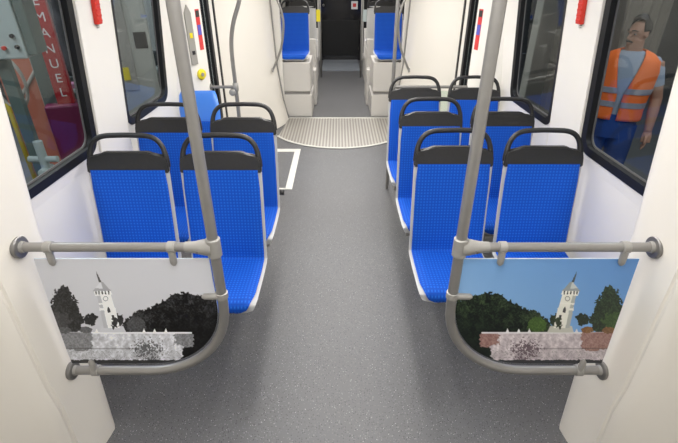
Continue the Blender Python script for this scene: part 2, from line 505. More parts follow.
# doors beyond the far pillars
for s, nm in ((-1, 'door_1'), (1, 'door_2')):
    bm = bmesh.new()
    def bx(ya, yb, za, zb):
        box(bm, min(s * W, s * (W + 0.05)), max(s * W, s * (W + 0.05)), ya, yb, za, zb)
    bx(4.15, 5.36, 0, 0.42); bx(4.15, 5.36, 2.05, 2.3)
    bx(4.15, 4.30, 0.42, 2.05); bx(5.12, 5.36, 0.42, 2.05)
    o = link_mesh(nm, bm, M['white']); tag(o, kind='structure')
    bm = ring(bmesh.new(), rrect(4.27, 5.15, 0.39, 2.08, 0.10), rrect(4.32, 5.08, 0.46, 2.02, 0.07), s * (W - 0.006), s * (W - 0.003), s * (W + 0.03))
    link_mesh('door_gasket', bm, M['rubber'], o)
    bm = plate(bmesh.new(), [(s * (W + 0.03), y, z) for y, z in rrect(4.30, 5.12, 0.42, 2.05, 0.08)], (s * 0.005, 0, 0))
    link_mesh('door_glass', bm, M['glass'], o)
    bm = B(min(s * (W - 0.012), s * (W + 0.0)), max(s * (W - 0.012), s * W), 5.30, 5.35, 0.0, 2.26)
    link_mesh('door_edge_rubber', bm, M['rubber'], o)

# gangway side walls
GP = [(W + 0.01, 5.38), (1.27, 5.56), (1.10, 5.86), (0.97, 6.14), (0.905, 6.36), (0.885, 6.52), (0.88, 6.64)]
for s, nm in ((-1, 'wall_gangway_left'), (1, 'wall_gangway_right')):
    cv = catmull([(x, y, 0) for x, y in GP], 5)
    bm = bmesh.new()
    def gx(x, y, z):
        k = min(1, max(0, (y - 5.4) / 1.0)); zz = np.interp(z, [0, 0.12, 0.3, 0.8, 1.6, 2.26], [-0.105, -0.075, -0.035, 0.03, 0.065, 0.075])
        return s * (x + k * (zz + (0.03 if s > 0 else 0.0)))
    rows = []
    for z in (0, 0.06, 0.12, 0.2, 0.3, 0.5, 0.8, 1.2, 1.6, 2.26):
        rows.append([bm.verts.new((gx(p.x, p.y, z), p.y, z)) for p in cv] + [bm.verts.new((gx(p.x + 0.05, p.y, z), p.y, z)) for p in cv[::-1]])
    n = len(rows[0])
    for a_, b_ in zip(rows[:-1], rows[1:]):
        for k in range(n): bm.faces.new((a_[k], a_[(k + 1) % n], b_[(k + 1) % n], b_[k]))
    bm.faces.new(rows[0]); bm.faces.new(rows[-1][::-1])
    o = link_mesh(nm, bm, M['white2'], smooth=True, angle=40); tag(o, kind='structure')
    bm = bmesh.new(); tube(bm, [(gx(0.878, 6.6, z), 6.655, z) for z in (0.012, 0.06, 0.12, 0.2, 0.3, 0.5, 0.8, 1.2, 1.6, 2.25)], 0.017, 10)
    link_mesh('rubber_joint', bm, M['grey_dark'], o, smooth=True, angle=60)

# portal wall of the far car to close the sides
for s, nm in ((-1, 'wall_portal_left'), (1, 'wall_portal_right')):
    dx = 0.0 if s > 0 else 0.0
    o = link_mesh(nm, B(min(s * (0.865 + dx), s * 1.46), max(s * (0.865 + dx), s * 1.46), 6.95, 7.0, 0, 2.3), M['white']); tag(o, kind='structure')

# far cab bulkhead
bm = bmesh.new()
for s in (-1, 1):
    box(bm, min(s * 0.56, s * 1.46), max(s * 0.56, s * 1.46), 12.2, 12.3, 0, 2.3)
box(bm, -0.56, 0.56, 12.2, 12.3, 2.1, 2.3)
o = link_mesh('wall_end', bm, M['rubber']); tag(o, kind='structure')
d = link_mesh('door_3', B(-0.52, 0.52, 12.22, 12.26, 0.0, 2.1, 0.004), M['darkglass']); tag(d, kind='structure')
for s in (-1, 1):
    link_mesh('door_post', B(min(s * 0.52, s * 0.57), max(s * 0.52, s * 0.57), 12.17, 12.28, 0, 2.1, 0.006), M['grey_box'], d)
link_mesh('lower_door_panel', B(-0.46, 0.46, 12.205, 12.222, 0.12, 0.95, 0.01), M['rubber'], d)
bm = bmesh.new(); sphere(bm, (-0.42, 12.19, 1.28), 0.028); link_mesh('door_knob', bm, M['steel'], d, smooth=True)
st = link_mesh('notice_sticker', B(0.26, 0.42, 12.212, 12.218, 1.19, 1.37), M['stickerwhite']); tag(st, 'small pinkish white notice on the black door at the far end', 'notice')
link_mesh('print_mark', B(0.30, 0.38, 12.209, 12.213, 1.24, 1.32), M['stickerred'], st)

# ------------------------------------------------------------------ seats
def slab_loft(bm, path, half_w, thick, uvlayer=None, bow=0.0, nseg=16, off=0.0, ends=True):
    """path: list of (y,z); section is a rounded slab across X, thickness along the path normal"""
    P = [Vector((0, p[0], p[1])) for p in path]; n = len(P)
    s = [0]
    for i in range(1, n): s.append(s[-1] + (P[i] - P[i - 1]).length)
    rings = []; uvs = []
    for i in range(n):
        t = (P[min(i + 1, n - 1)] - P[max(i - 1, 0)]).normalized()
        nr = Vector((0, t.z, -t.y)) * -1     # towards the sitter side
        w = half_w(s[i] / s[-1]); th = thick
        rr = []
        m = 2 * nseg
        for k in range(m):
            # upper side then lower side
            if k < nseg: u = -1 + 2 * k / (nseg - 1); side = 1
            else: u = 1 - 2 * (k - nseg) / (nseg - 1); side = -1
            edge = min(1, (1 - abs(u)) / 0.09)
            h = th / 2 * math.sqrt(max(0, 1 - (1 - edge) ** 2)) if edge < 1 else th / 2
            xx = u * w
            b = bow * (u * u)
            rr.append((Vector((xx, 0, 0)) + P[i] + nr * (side * h + b + off)))
        rings.append([bm.verts.new(v) for v in rr]); uvs.append(s[i])
    uvl = bm.loops.layers.uv.verify()
    m = 2 * nseg
    for i in range(n - 1):
        for k in range(m):
            k2 = (k + 1) % m
            q = (rings[i][k], rings[i][k2], rings[i + 1][k2], rings[i + 1][k])
            try: f = bm.faces.new(q)
            except ValueError: continue
            ss = (uvs[i], uvs[i], uvs[i + 1], uvs[i + 1])
            for lp, sv in zip(f.loops, ss): lp[uvl].uv = (lp.vert.co.x + 1.0, sv)
    for rg in (rings[0][::-1], rings[-1]):
        f = bm.faces.new(rg)
        for lp in f.loops: lp[uvl].uv = (lp.vert.co.x + 1, uvs[0])
    return bm

PROF = [(-0.476, 0.447), (-0.482, 0.462), (-0.474, 0.480), (-0.446, 0.490), (-0.37, 0.490), (-0.26, 0.487), (-0.16, 0.490), (-0.108, 0.496), (-0.091, 0.520), (-0.080, 0.60), (-0.056, 0.74), (-0.035, 0.88), (-0.014, 1.02)]
def prof_pts(n=10): return [(p.y, p.z) for p in catmull([(0, a, b) for a, b in PROF], n)]
def w_pad(t):
    # t 0 cushion front .. 1 top of the back
    w = 0.2045
    if t < 0.12:
        q = (0.12 - t) / 0.12; w = 0.2045 - 0.070 * (1 - math.sqrt(max(0, 1 - q * q)))
    if t > 0.9: w -= 0.006 * ((t - 0.9) / 0.1)
    return w
def w_shell(t):
    w = 0.2185
    if t < 0.12:
        q = (0.12 - t) / 0.12; w = 0.2185 - 0.078 * (1 - math.sqrt(max(0, 1 - q * q)))
    return w

def make_seat():
    root = empty('passenger_seat')
    pp = prof_pts()
    o = link_mesh('upholstery', slab_loft(bmesh.new(), pp, w_pad, 0.022, bow=0.006, off=0.006), M['fabric'], root, smooth=True, angle=60)
    sp = [(-0.466, 0.418), (-0.490, 0.446)] + pp[10:] + [(0.0, 1.045)]
    link_mesh('shell', slab_loft(bmesh.new(), sp, w_shell, 0.024, bow=0.010, off=-0.014), M['shell'], root, smooth=True, angle=60)
    # black top panel
    bm = bmesh.new()
    outl = [(-0.2185, 1.005), (0.2185, 1.005), (0.2165, 1.06), (0.206, 1.088), (0.178, 1.086), (0.148, 1.098), (0.118, 1.112), (-0.118, 1.112), (-0.148, 1.098), (-0.178, 1.086), (-0.206, 1.088), (-0.2165, 1.06)]
    def yy(z): return -0.028 + (z - 1.005) * 0.22
    plate(bm, [(x, yy(z), z) for x, z in outl], (0, 0.036, 0.0))
    bmesh.ops.bevel(bm, geom=list(bm.edges), offset=0.006, segments=2, affect='EDGES', clamp_overlap=True)
    hp = link_mesh('head_panel', bm, M['black'], root, smooth=True, angle=50)
    bm = bmesh.new()
    hh = [(-0.2045, 0.005, 1.03), (-0.2035, 0.012, 1.07), (-0.197, 0.022, 1.110), (-0.181, 0.030, 1.148), (-0.152, 0.036, 1.176), (-0.110, 0.040, 1.189), (-0.05, 0.041, 1.192), (0, 0.041, 1.193)]
    hh = hh + [(-x, y, z) for x, y, z in hh[-2::-1]]
    cv = catmull(hh, 4)
    rs = []
    for p in cv: rs.append(0.0138 + 0.004 * max(0, min(1, (1.12 - p.z) / 0.08)))
    tube(bm, cv, rs, 10)
    link_mesh('grab_handle', bm, M['black'], root, smooth=True)
    # bracket below
    bm = bmesh.new()
    box(bm, -0.15, 0.15, -0.40, -0.12, 0.40, 0.455, 0.008)
    link_mesh('mounting_bracket', bm, M['grey_dark'], root)
    return root

def copy_tree(o, parent=None):
    c = o.copy(); col.objects.link(c)
    if parent is not None: c.parent = parent
    for ch in list(o.children): copy_tree(ch, c)
    return c

seat0 = make_seat(); used = [False]
def place_seat(x, y, z, rz, label, group):
    if not used[0]: s = seat0; used[0] = True
    else: s = copy_tree(seat0)
    s.location = (x, y, z); s.rotation_euler = (0, 0, rz)
    tag(s, label, 'seat', group)
    return s
G1 = 'blue passenger seats facing the camera'
ROWS = [(1, 2.28, 'front row'), (1, 2.97, 'middle row'), (1, 3.70, 'back row'), (-1, 2.195, 'front row'), (-1, 2.83, 'back row')]
for s, y, rn in ROWS:
    sd = 'right' if s > 0 else 'left'
    a = place_seat(s * 0.633, y, 0, 0, 'blue dotted seat by the aisle, %s of the %s side' % (rn, sd), G1)
    place_seat(s * 1.128, y, 0, 0, 'blue dotted seat by the window wall, %s of the %s side' % (rn, sd), G1)
    if s < 0 and y > 2.5:
        bm = bmesh.new(); cyl(bm, (0.213, -0.05, 0.60), (0.248, -0.05, 0.60), 0.021, 14, bev=0.004)
        link_mesh('side_knob', bm, M['black'], a, smooth=True, angle=50)
    b = empty('seat_beam', (s * 0.0, y, 0))
    tag(b, 'dark metal beam under the pair of seats, %s of the %s side' % (rn, sd), 'seat support', 'beams under the seats')
    xa, xb = s * 0.47, s * W
    link_mesh('beam', B(min(xa, xb), max(xa, xb), -0.33, -0.22, 0.32, 0.40, 0.01), M['grey_dark'], b)
    xa, xb = s * (W - 0.05), s * W
    link_mesh('wall_bracket', B(min(xa, xb), max(xa, xb), -0.40, -0.14, 0.22, 0.44, 0.008), M['grey_dark'], b)

# seats of the far car on their boxes
def wheel_box(s):
    sd = 'right' if s > 0 else 'left'
    r_ = empty('seat_box', (s * 0.66, 6.98, 0))
    tag(r_, 'pale grey two-step seat box right beyond the gangway, %s side' % sd, 'seat box', 'grey seat boxes in the far car')
    x0, x1 = (0.455 - 0.66, 1.36 - 0.66)
    def bb(xa, xb, *a, **k): return B(min(s * xa, s * xb), max(s * xa, s * xb), *a, **k)
    link_mesh('lower_box', bb(x0, x1, 0.03, 0.73, 0.0, 0.34, bev=0.012), M['grey_box'], r_)
    link_mesh('recess', bb(x0 + 0.03, x1, 0.06, 0.70, 0.34, 0.385), M['grey_dark'], r_)
    link_mesh('upper_box', bb(x0 + 0.01, x1, 0.035, 0.72, 0.385, 0.81, bev=0.012), M['grey_box'], r_)
    c_ = empty('seat_console', (s * 0.66, 6.98, 0))
    tag(c_, 'tall grey console with a dividing panel behind the %s distant blue seats' % sd, 'seat console', 'grey consoles in the far car')
    link_mesh('divider', bb(x0 - 0.035, x1, 0.95, 1.0, 0.0, 1.02, bev=0.012), M['grey_box'], c_)
    link_mesh('console_box', bb(x0 - 0.03, x1, 1.001, 1.50, 0.0, 0.85, bev=0.012), M['grey_box'], c_)
    link_mesh('console_foot', bb(x0 - 0.04, x0 + 0.10, 0.74, 0.949, 0.0, 0.58, bev=0.02), M['grey_box'], c_)
for s in (-1, 1):
    sd = 'right' if s > 0 else 'left'
    wheel_box(s)
    place_seat(s * 0.70, 7.50, 0.412, 0, 'small distant blue seat on the %s grey box beyond the gangway' % sd, 'blue seats of the far car')
    place_seat(s * 1.145, 7.50, 0.412, 0, 'distant blue seat at the %s window, on the box beyond the gangway' % sd, 'blue seats of the far car')
    place_seat(s * 0.635, 8.12, 0.452, PI, 'distant seat turned away, grey back showing, on the %s console' % sd, 'seats turned away in the far car')
    bx_ = empty('seat_box', (s * 0.9, 9.2, 0)); tag(bx_, 'pale grey seat box deeper in the far car, %s side' % sd, 'seat box', 'grey seat boxes in the far car')
    link_mesh('lower_box', B(-0.42 if s > 0 else -0.46, 0.46 if s > 0 else 0.42, -0.55, 1.2, 0, 0.45, 0.015), M['grey_box'], bx_)
    link_mesh('side_panel', B(-0.44 if s > 0 else 0.38, -0.38 if s > 0 else 0.44, 0.55, 0.62, 0.45, 1.0, 0.01), M['grey_box'], bx_)
o = link_mesh('yellow_tag', B(-0.50, -0.42, 8.0, 8.02, 1.08, 1.30, 0.003), M['yellow'])
o.location = (-0.0, 2.0, 0.02); tag(o, 'small yellow plate beside the black end door, left', 'plate')
o = link_mesh('white_display', B(0.44, 0.52, 8.0, 8.02, 1.08, 1.30, 0.003), M['cabinet'])
o.location = (0.0, 2.0, 0.02); tag(o, 'small pale display plate beside the black end door, right', 'display')
for s in (-1, 1):
    bm = bmesh.new(); cyl(bm, (s * 0.42, 10.03, 0.0), (s * 0.42, 10.03, 2.26), 0.016, 12)
    o = link_mesh('grab_pole', bm, M['steel'], smooth=True)
    tag(o, 'thin distant grab pole beside the black end door, %s' % ('right' if s > 0 else 'left'), 'pole', 'distant grab poles')

# tip-up seat behind the left rows
root = empty('tip_up_seat', (-1.17, 3.62, 0)); tag(root, 'folded light blue tip-up seat behind the left back row', 'seat')
bm = bmesh.new()
slab_loft(bm, [(0.0, 0.45), (0.02, 0.7), (0.045, 0.95), (0.06, 1.06), (0.075, 1.09)], lambda t: 0.17 - 0.03 * max(0, (t - 0.9) / 0.1), 0.03)
link_mesh('backrest', bm, M['blueplastic'], root, smooth=True, angle=60)
bm = bmesh.new()
slab_loft(bm, [(-0.055, 0.46), (-0.035, 0.7), (-0.02, 0.86)], lambda t: 0.165, 0.03)
link_mesh('folded_cushion', bm, M['fabric'], root, smooth=True, angle=60)
link_mesh('bracket', B(-0.18, -0.10, -0.06, 0.10, 0.40, 0.50, 0.01), M['grey_dark'], root)
link_mesh('foot', B(-0.10, 0.10, -0.02, 0.05, 0.0, 0.46, 0.01), M['grey_dark'], root)

# ------------------------------------------------------------------ near handrails with printed panels
YP = 1.27
ZU, ZL, XP, XW = 1.113, 0.512, 0.412, 1.082
def near_rail(s):
    ox = 0.014 if s < 0 else 0.0
    XP = 0.417 + ox
    sd = 'right' if s > 0 else 'left'
    root = empty('handrail', (s * XP, YP, 0))
    tag(root, 'grey tubular pole and curved handrail around the %s picture panel' % sd, 'handrail')
    def P(x, y, z): return (s * (x - XP), y, z)
    rt = 0.0185
    bm = bmesh.new()
    pts = [P(XP, 0, 2.26), P(XP, 0, 1.6), P(XP, 0, 1.0), P(XP, 0, 0.87)]
    rc = 0.34
    for k in range(1, 13):
        a = R(180 + 90 * k / 12)
        pts.append(P(XP + rc + rc * math.cos(a), 0, ZL + rc + rc * math.sin(a)))
    pts += [P(0.9, 0, ZL), P(XW + 0.005, 0, ZL)]
    tube(bm, pts, rt, 20)
    link_mesh('pole', bm, M['steel'], root, smooth=True, angle=60)
    bm = bmesh.new(); tube(bm, [P(XP + 0.02, 0, ZU), P(XW + 0.0, 0, ZU)], 0.0165, 20)
    link_mesh('upper_rail', bm, M['steel'], root, smooth=True, angle=60)
    # cast joint
    bm = bmesh.new()
    tube(bm, [P(XP, 0, ZU - 0.036), P(XP, 0, ZU - 0.033), P(XP, 0, ZU + 0.033), P(XP, 0, ZU + 0.036)], [0.022, 0.025, 0.025, 0.022], 20)
    tube(bm, [P(XP + 0.005, 0, ZU), P(XP + 0.03, 0, ZU), P(XP + 0.065, 0, ZU), P(XP + 0.078, 0, ZU), P(XP + 0.098, 0, ZU)], [0.031, 0.029, 0.0215, 0.0200, 0.0195], 20)
    j = link_mesh('joint', bm, M['cast'], root, smooth=True, angle=40)
    bm = bmesh.new(); cyl(bm, P(XP + 0.052, -0.024, ZU - 0.006), P(XP + 0.052, -0.0285, ZU - 0.006), 0.004, 10)
    link_mesh('screw', bm, M['flange'], j)
    # flanges on the pillar
    for z, xw in ((ZU, 1.080 + ox), (ZL, 1.076 + ox)):
        bm = bmesh.new(); tube(bm, [P(xw + 0.012, 0, z), P(xw + 0.000, 0, z), P(xw - 0.003, 0, z)], [0.039, 0.039, 0.036], 28)
        f = link_mesh('flange', bm, M['flange'], root, smooth=True, angle=40)
        bm = bmesh.new(); tube(bm, [P(xw - 0.002, 0, z), P(xw - 0.014, 0, z)], [0.0215, 0.0195], 24)
        link_mesh('collar', bm, M['cast'], f, smooth=True, angle=40)
    # panel clips: ring plus tongue gripping the panel
    def clip(x, z, dx, dz, ln, r0):
        bm = bmesh.new()
        ax = (abs(dz), 0, abs(dx))
        tube(bm, [P(x - ax[0] * 0.0135, 0, z - ax[2] * 0.0135), P(x - ax[0] * 0.012, 0, z - ax[2] * 0.012), P(x + ax[0] * 0.012, 0, z + ax[2] * 0.012), P(x + ax[0] * 0.0135, 0, z + ax[2] * 0.0135)], [r0 + 0.002, r0 + 0.0045, r0 + 0.0045, r0 + 0.002], 20)
        a = P(x + dx * r0 * 0.6, -0.008, z + dz * r0 * 0.6); b = P(x + dx * ln, -0.010, z + dz * ln)
        va, vb = Vector(a), Vector(b)
        tube(bm, [va, va.lerp(vb, 0.5), va.lerp(vb, 0.85), vb], [0.0125, 0.0125, 0.0115, 0.006], 14)
        link_mesh('panel_clip', bm, M['cast'], root, smooth=True, angle=45)
    clip(XP + 0.145, ZU, 0, -1, 0.068, 0.0165)
    clip(0.985 + ox, ZU, 0, -1, 0.068, 0.0165)
    clip(0.985 + ox, ZL, 0, 1, 0.068, 0.0185)
    clip(XP, 0.905, 1, 0, 0.070, 0.0185)
near_rail(-1); near_rail(1)

# ---- the print on the panels, painted in its own flat frame
rng = np.random.default_rng(3)
def vnoise(shape_xy, sc, seed):
    x, y = shape_xy
    r_ = np.random.default_rng(seed).random((64, 64))
    fx = (x / sc) % 63; fy = (y / sc) % 63
    ix = np.floor(fx).astype(int); iy = np.floor(fy).astype(int)
    tx = fx - ix; ty = fy - iy
    tx = tx * tx * (3 - 2 * tx); ty = ty * ty * (3 - 2 * ty)
    g = lambda a, b: r_[b % 64, a % 64]
    return (g(ix, iy) * (1 - tx) + g(ix + 1, iy) * tx) * (1 - ty) + (g(ix, iy + 1) * (1 - tx) + g(ix + 1, iy + 1) * tx) * ty
def fbm(xy, sc, seed):
    return (vnoise(xy, sc, seed) + 0.5 * vnoise(xy, sc / 2, seed + 1) + 0.25 * vnoise(xy, sc / 4, seed + 2)) / 1.75
def paint(x, y, mono):
    """x,y: arrays in the print's own units (0..610 wide, 60..415 high). returns sRGB 0..1"""
    c = np.zeros(x.shape + (3,))
    t = np.clip((y - 60) / 260, 0, 1)[..., None]; sx = np.clip((x - 70) / 600, 0, 1)[..., None]
    c[:] = np.array([128, 172, 222]) * (1 - sx) + np.array([90, 142, 206]) * sx
    c = c + t * np.array([18, 14, 6])
    n1 = fbm((x, y), 16, 11); n2 = fbm((x, y), 7, 21); n3 = fbm((x, y), 30, 31); n4 = fbm((x, y), 4, 41)
    def blob(cx, cy, rx, ry, cA, cB, rag=0.5):
        m = ((x - cx) / rx) ** 2 + ((y - cy) / ry) ** 2 + (n2 - 0.5) * rag * 2 < 1
        k = np.clip((n4 - 0.3) * 1.8, 0, 1)[..., None]
        c[m] = (np.array(cA) * (1 - k) + np.array(cB) * k)[m]
    def poly(pts, colr, jit=0.0):
        inside = np.zeros(x.shape, bool); n = len(pts)
        xx = x + (n4 - 0.5) * jit; yy = y + (n2 - 0.5) * jit
        for i in range(n):
            x1, y1 = pts[i]; x2, y2 = pts[(i + 1) % n]
            cond = ((y1 > yy) != (y2 > yy))
            with np.errstate(divide='ignore', invalid='ignore'):
                xi = (x2 - x1) * (yy - y1) / ((y2 - y1) if y2 != y1 else 1e-9) + x1
            inside ^= cond & (xx < xi)
        c[inside] = np.array(colr)
        return inside
    # hill of trees
    top = np.interp(x, [0, 60, 110, 165, 200, 240, 280, 320, 350, 372, 400], [205, 200, 188, 176, 182, 205, 228, 238, 258, 275, 330])
    top = top + (n2 - 0.5) * 26
    m = (y > top) & (x < 392 + (n2 - .5) * 20) & (y < 430)
    k = np.clip((n1 * 0.45 + n4 * 0.55 - 0.40) * 3.6, 0, 1)[..., None] * np.clip(1.25 - (y - top)[..., None] / 130, 0.35, 1)
    c[m] = (np.array([12, 20, 18]) * (1 - k) + np.array([66, 84, 56]) * k)[m]
    blob(328, 286, 34, 26, (56, 82, 38), (92, 118, 58))
    blob(388, 272, 20, 22, (30, 42, 26), (60, 74, 48), 0.9)
    # conifers right
    tw = np.interp(y, [150, 165, 195, 230, 255, 300, 320], [3, 20, 36, 50, 64, 56, 50])
    m = (np.abs(x - 572 + (n1 - .5) * 16) < tw + (n2 - 0.5) * 34) & (y > 150) & (y < 322)
    k = np.clip((n4 - 0.3) * 1.8, 0, 1)[..., None]
    c[m] = (np.array([14, 28, 20]) * (1 - k) + np.array([58, 84, 50]) * k)[m]
    blob(585, 275, 36, 30, (42, 66, 34), (72, 98, 52), 0.8)
    blob(482, 268, 24, 20, (22, 32, 22), (50, 62, 44), 0.9)
    # terrace
    ttop = np.interp(x, [0, 130, 190, 480, 700], [322, 318, 312, 310, 312])
    m = (y > ttop) & (x > 150 + (n2 - .5) * 30 - (y - 320) * -0.35)
    st = (0.5 + 0.5 * np.sin((x + y * 0.35) / 4.2 + n3 * 9))
    fan = 0.5 + 0.5 * np.sin((x - 250) / (0.5 + (y - 200) / 60.0) / 2.6 + n1 * 7)
    k = np.clip(0.50 * n4 + 0.18 * st + 0.22 * fan + 0.35 * (n3 - .35) + 0.1, 0, 1)[..., None]
    c[m] = (np.array([150, 138, 146]) * (1 - k) + np.array([238, 230, 232]) * k)[m]
    for (x0, x1, y0, y1) in ((135, 200, 316, 358), (478, 640, 312, 372)):
        m = (x > x0 + (n2 - .5) * 16) & (x < x1 + (n2 - .5) * 30 - (y - y0) * 0.2) & (y > y0) & (y < y1 + (n1 - .5) * 18)
        k = n4[..., None]
        c[m] = (np.array([124, 88, 84]) * (1 - k) + np.array([184, 152, 144]) * k)[m]
    m = (np.abs(y - 366) < 2.5) & (x > 330) & (x < 620); c[m] = c[m] * 0.80
    m = (np.abs(y - 313) < 2.2) & (x > 140) & (x < 480); c[m] = np.array([222, 220, 222])
    m = (y > 372) & (y < 402) & (n4 > 0.60); c[m] = c[m] * 0.8
    m = (y > 404 + (n2 - .5) * 8); c[m] = np.array([56, 58, 62])
    for fx in (228, 266, 302, 376, 462):
        poly([(fx - 7, 314), (fx, 298), (fx + 7, 314)], (226, 226, 228))
    blob(498, 303, 20, 11, (120, 84, 50), (150, 112, 72), 0.5)
    blob(570, 304, 22, 12, (110, 78, 50), (146, 108, 72), 0.5)
    # dark bare bush
    m = (((x - 292) / 56) ** 2 + ((y - 372) / 42) ** 2 + (n4 - 0.5) * 3.4 < 0.40)
    c[m] = c[m] * 0.25 + np.array([78, 62, 70]) * 0.75
    # clock tower : base, shaft, gallery, roof, spire
    wall = (232, 232, 222); shade = (176, 180, 176); dark = (60, 62, 66)
    poly([(362, 312), (372, 290), (446, 290), (452, 312)], (196, 196, 186))
    poly([(384, 296), (398, 230), (450, 236), (438, 296)], wall)
    poly([(424, 296), (437, 234), (450, 236), (438, 296)], shade)
    poly([(396, 232), (404, 222), (452, 226), (452, 238)], (230, 230, 220))
    poly([(402, 226), (415, 178), (462, 182), (450, 230)], wall)
    poly([(438, 229), (450, 181), (462, 182), (450, 230)], shade)
    poly([(405, 214), (406, 209), (455, 213), (454, 218)], (236, 236, 228))
    poly([(409, 182), (417, 164), (472, 168), (466, 188)], (238, 238, 230))
    for q in (420, 431, 442, 453, 463): poly([(q - 3, 182), (q - 1, 171), (q + 3, 171), (q + 2, 183)], dark)
    poly([(412, 170), (421, 162), (440, 140), (448, 139), (466, 162), (475, 172)], (150, 158, 160))
    poly([(440, 163), (448, 139), (466, 162)], (196, 202, 202))
    poly([(444, 142), (453, 141), (463, 106), (461, 106)], (70, 78, 84))
    m = ((x - 431) / 9) ** 2 + ((y - 197) / 9) ** 2 < 1; c[m] = np.array([150, 150, 144])
    m = ((x - 431) / 6) ** 2 + ((y - 197) / 6) ** 2 < 1; c[m] = np.array([228, 228, 222])
    poly([(414, 243), (417, 232), (423, 222), (426, 235), (424, 246)], dark)
    poly([(402, 262), (404, 252), (411, 253), (409, 264)], dark); poly([(396, 290), (399, 274), (408, 275), (405, 291)], (96, 96, 96))
    blob(400, 280, 13, 20, (36, 46, 30), (66, 78, 54), 1.3)
    c = np.clip(c, 0, 240) / 255.0
    if mono:
        g = c @ np.array([0.22, 0.62, 0.16])
        sky = c[..., 2] - c[..., 0] > 0.16
        g = np.where(sky, 0.84, np.clip((g - 0.06) * 1.22, 0, 1))
        c = np.stack([g * 0.985, g * 0.995, g * 1.03], -1)
    return np.clip(c, 0, 1)

def picture_panel(s):
    mono = s < 0
    nx, nz = 330, 250
    zt, zb = 1.066, 0.556
    zz = np.linspace(zt, zb, nz)
    rc = 0.30
    X = np.zeros((nz, nx)); Z = np.zeros((nz, nx))
    for i, z in enumerate(zz):
        xl = 0.436
        if z < zb + rc: xl = 0.436 + rc - math.sqrt(max(0, rc * rc - (zb + rc - z) ** 2))
        xr = 1.048 + (zt - z) * 0.040
        xr = min(xr, 1.066)
        X[i] = np.linspace(xl, xr, nx); Z[i] = z
    # print coordinates: plane point to the frame in which the picture was measured
    dn = CAMZ - Z
    d = YP * CP + dn * SP
    px = 339 + X / d * FPX; py = 221.5 + (dn * CP - YP * SP) / d * FPX
    u = (px - 440) * 3.39; v = (py - 240) * 3.39
    C = paint(u, v, mono)
    lin = np.where(C <= 0.04045, C / 12.92, ((C + 0.055) / 1.055) ** 2.4) * 1.08
    verts = [(s * (x - 0.75), -0.003, z) for x, z in zip(X.ravel(), Z.ravel())]
    fs = []
    for i in range(nz - 1):
        b = i * nx
        for k in range(nx - 1):
            q = (b + k, b + nx + k, b + nx + k + 1, b + k + 1)
            fs.append(q if s > 0 else q[::-1])
    nf = len(fs)
    # rim and back
    loop = [k for k in range(nx)] + [i * nx + nx - 1 for i in range(1, nz)] + [(nz - 1) * nx + k for k in range(nx - 2, -1, -1)] + [i * nx for i in range(nz - 2, 0, -1)]
    n0 = len(verts)
    for l in loop: verts.append((verts[l][0], 0.003, verts[l][2]))
    n = len(loop)
    for k in range(n):
        q = (loop[k], loop[(k + 1) % n], n0 + (k + 1) % n, n0 + k)
        fs.append(q if s > 0 else q[::-1])
    bk = [n0 + k for k in range(n)]
    fs.append(tuple(bk) if s > 0 else tuple(bk[::-1]))
    me = bpy.data.meshes.new('picture_panel')
    me.from_pydata(verts, [], fs)
    me.materials.append(M['print']); me.materials.append(M['panelback'])
    mi = np.zeros(len(fs), dtype=np.int32); mi[nf:] = 1
    me.polygons.foreach_set('material_index', mi)
    at_ = me.color_attributes.new('print', 'FLOAT_COLOR', 'POINT')
    arr = np.ones((len(verts), 4), dtype=np.float32); arr[:nx * nz, :3] = lin.reshape(-1, 3)
    at_.data.foreach_set('color', arr.ravel())
    o = bpy.data.objects.new('picture_panel', me); col.objects.link(o)
    o.location = (s * (0.75 if s > 0 else 0.768), YP, 0)
    tag(o, ('grey-toned black and white photo panel of a clock tower, left of the aisle' if mono else 'full-colour photo panel of a clock tower under blue sky, right of the aisle'), 'picture panel')
picture_panel(-1); picture_panel(1)

# ------------------------------------------------------------------ rails behind the seats
YR = 4.12
root = empty('handrail', (0.495, YR, 0)); tag(root, 'slim straight pole with crossbar and glass screen behind the right back row', 'handrail')
bm = bmesh.new(); tube(bm, [(0, 0, 2.26), (0, 0, 0.0)], 0.0165, 16); link_mesh('pole', bm, M['steel'], root, smooth=True, angle=60)
bm = bmesh.new(); tube(bm, [(0.01, 0, 1.03), (0.70, 0, 1.03)], 0.0135, 14); link_mesh('crossbar', bm, M['steel'], root, smooth=True, angle=60)
bm = bmesh.new(); cyl(bm, (0, 0, 0.995), (0, 0, 1.065), 0.024, 16, bev=0.003); link_mesh('joint', bm, M['cast'], root, smooth=True, angle=50)
link_mesh('glass_screen', B(0.04, 0.66, -0.004, 0.004, 0.30, 0.995, 0.002), M['clear'], root)
root = empty('handrail', (-0.95, YR, 0)); tag(root, 'bowed grey pole with short crossbar left, behind the left back row', 'handrail')
bm = bmesh.new()
tube(bm, catmull([(0.19, 0, 2.26), (0.16, 0, 1.95), (0.11, 0, 1.74), (0.035, 0, 1.55), (0.0, 0, 1.35), (0, 0, 1.0), (0, 0, 0.5), (0, 0, 0)], 5), 0.018, 16)
link_mesh('pole', bm, M['steel'], root, smooth=True, angle=60)
bm = bmesh.new(); tube(bm, [(0.0, 0, 1.03), (-0.225, 0, 1.03)], 0.013, 14); link_mesh('crossbar', bm, M['steel'], root, smooth=True, angle=60)
bm = bmesh.new(); cyl(bm, (0, 0, 0.995), (0, 0, 1.065), 0.026, 16, bev=0.003); cyl(bm, (-0.03, -0.03, 0.985), (-0.03, 0.02, 0.985), 0.032, 18, bev=0.004)
link_mesh('joint', bm, M['cast'], root, smooth=True, angle=50)
bm = bmesh.new(); cyl(bm, (-0.222, 0, 1.03), (-0.232, 0, 1.03), 0.03, 18); link_mesh('flange', bm, M['flange'], root, smooth=True, angle=50)

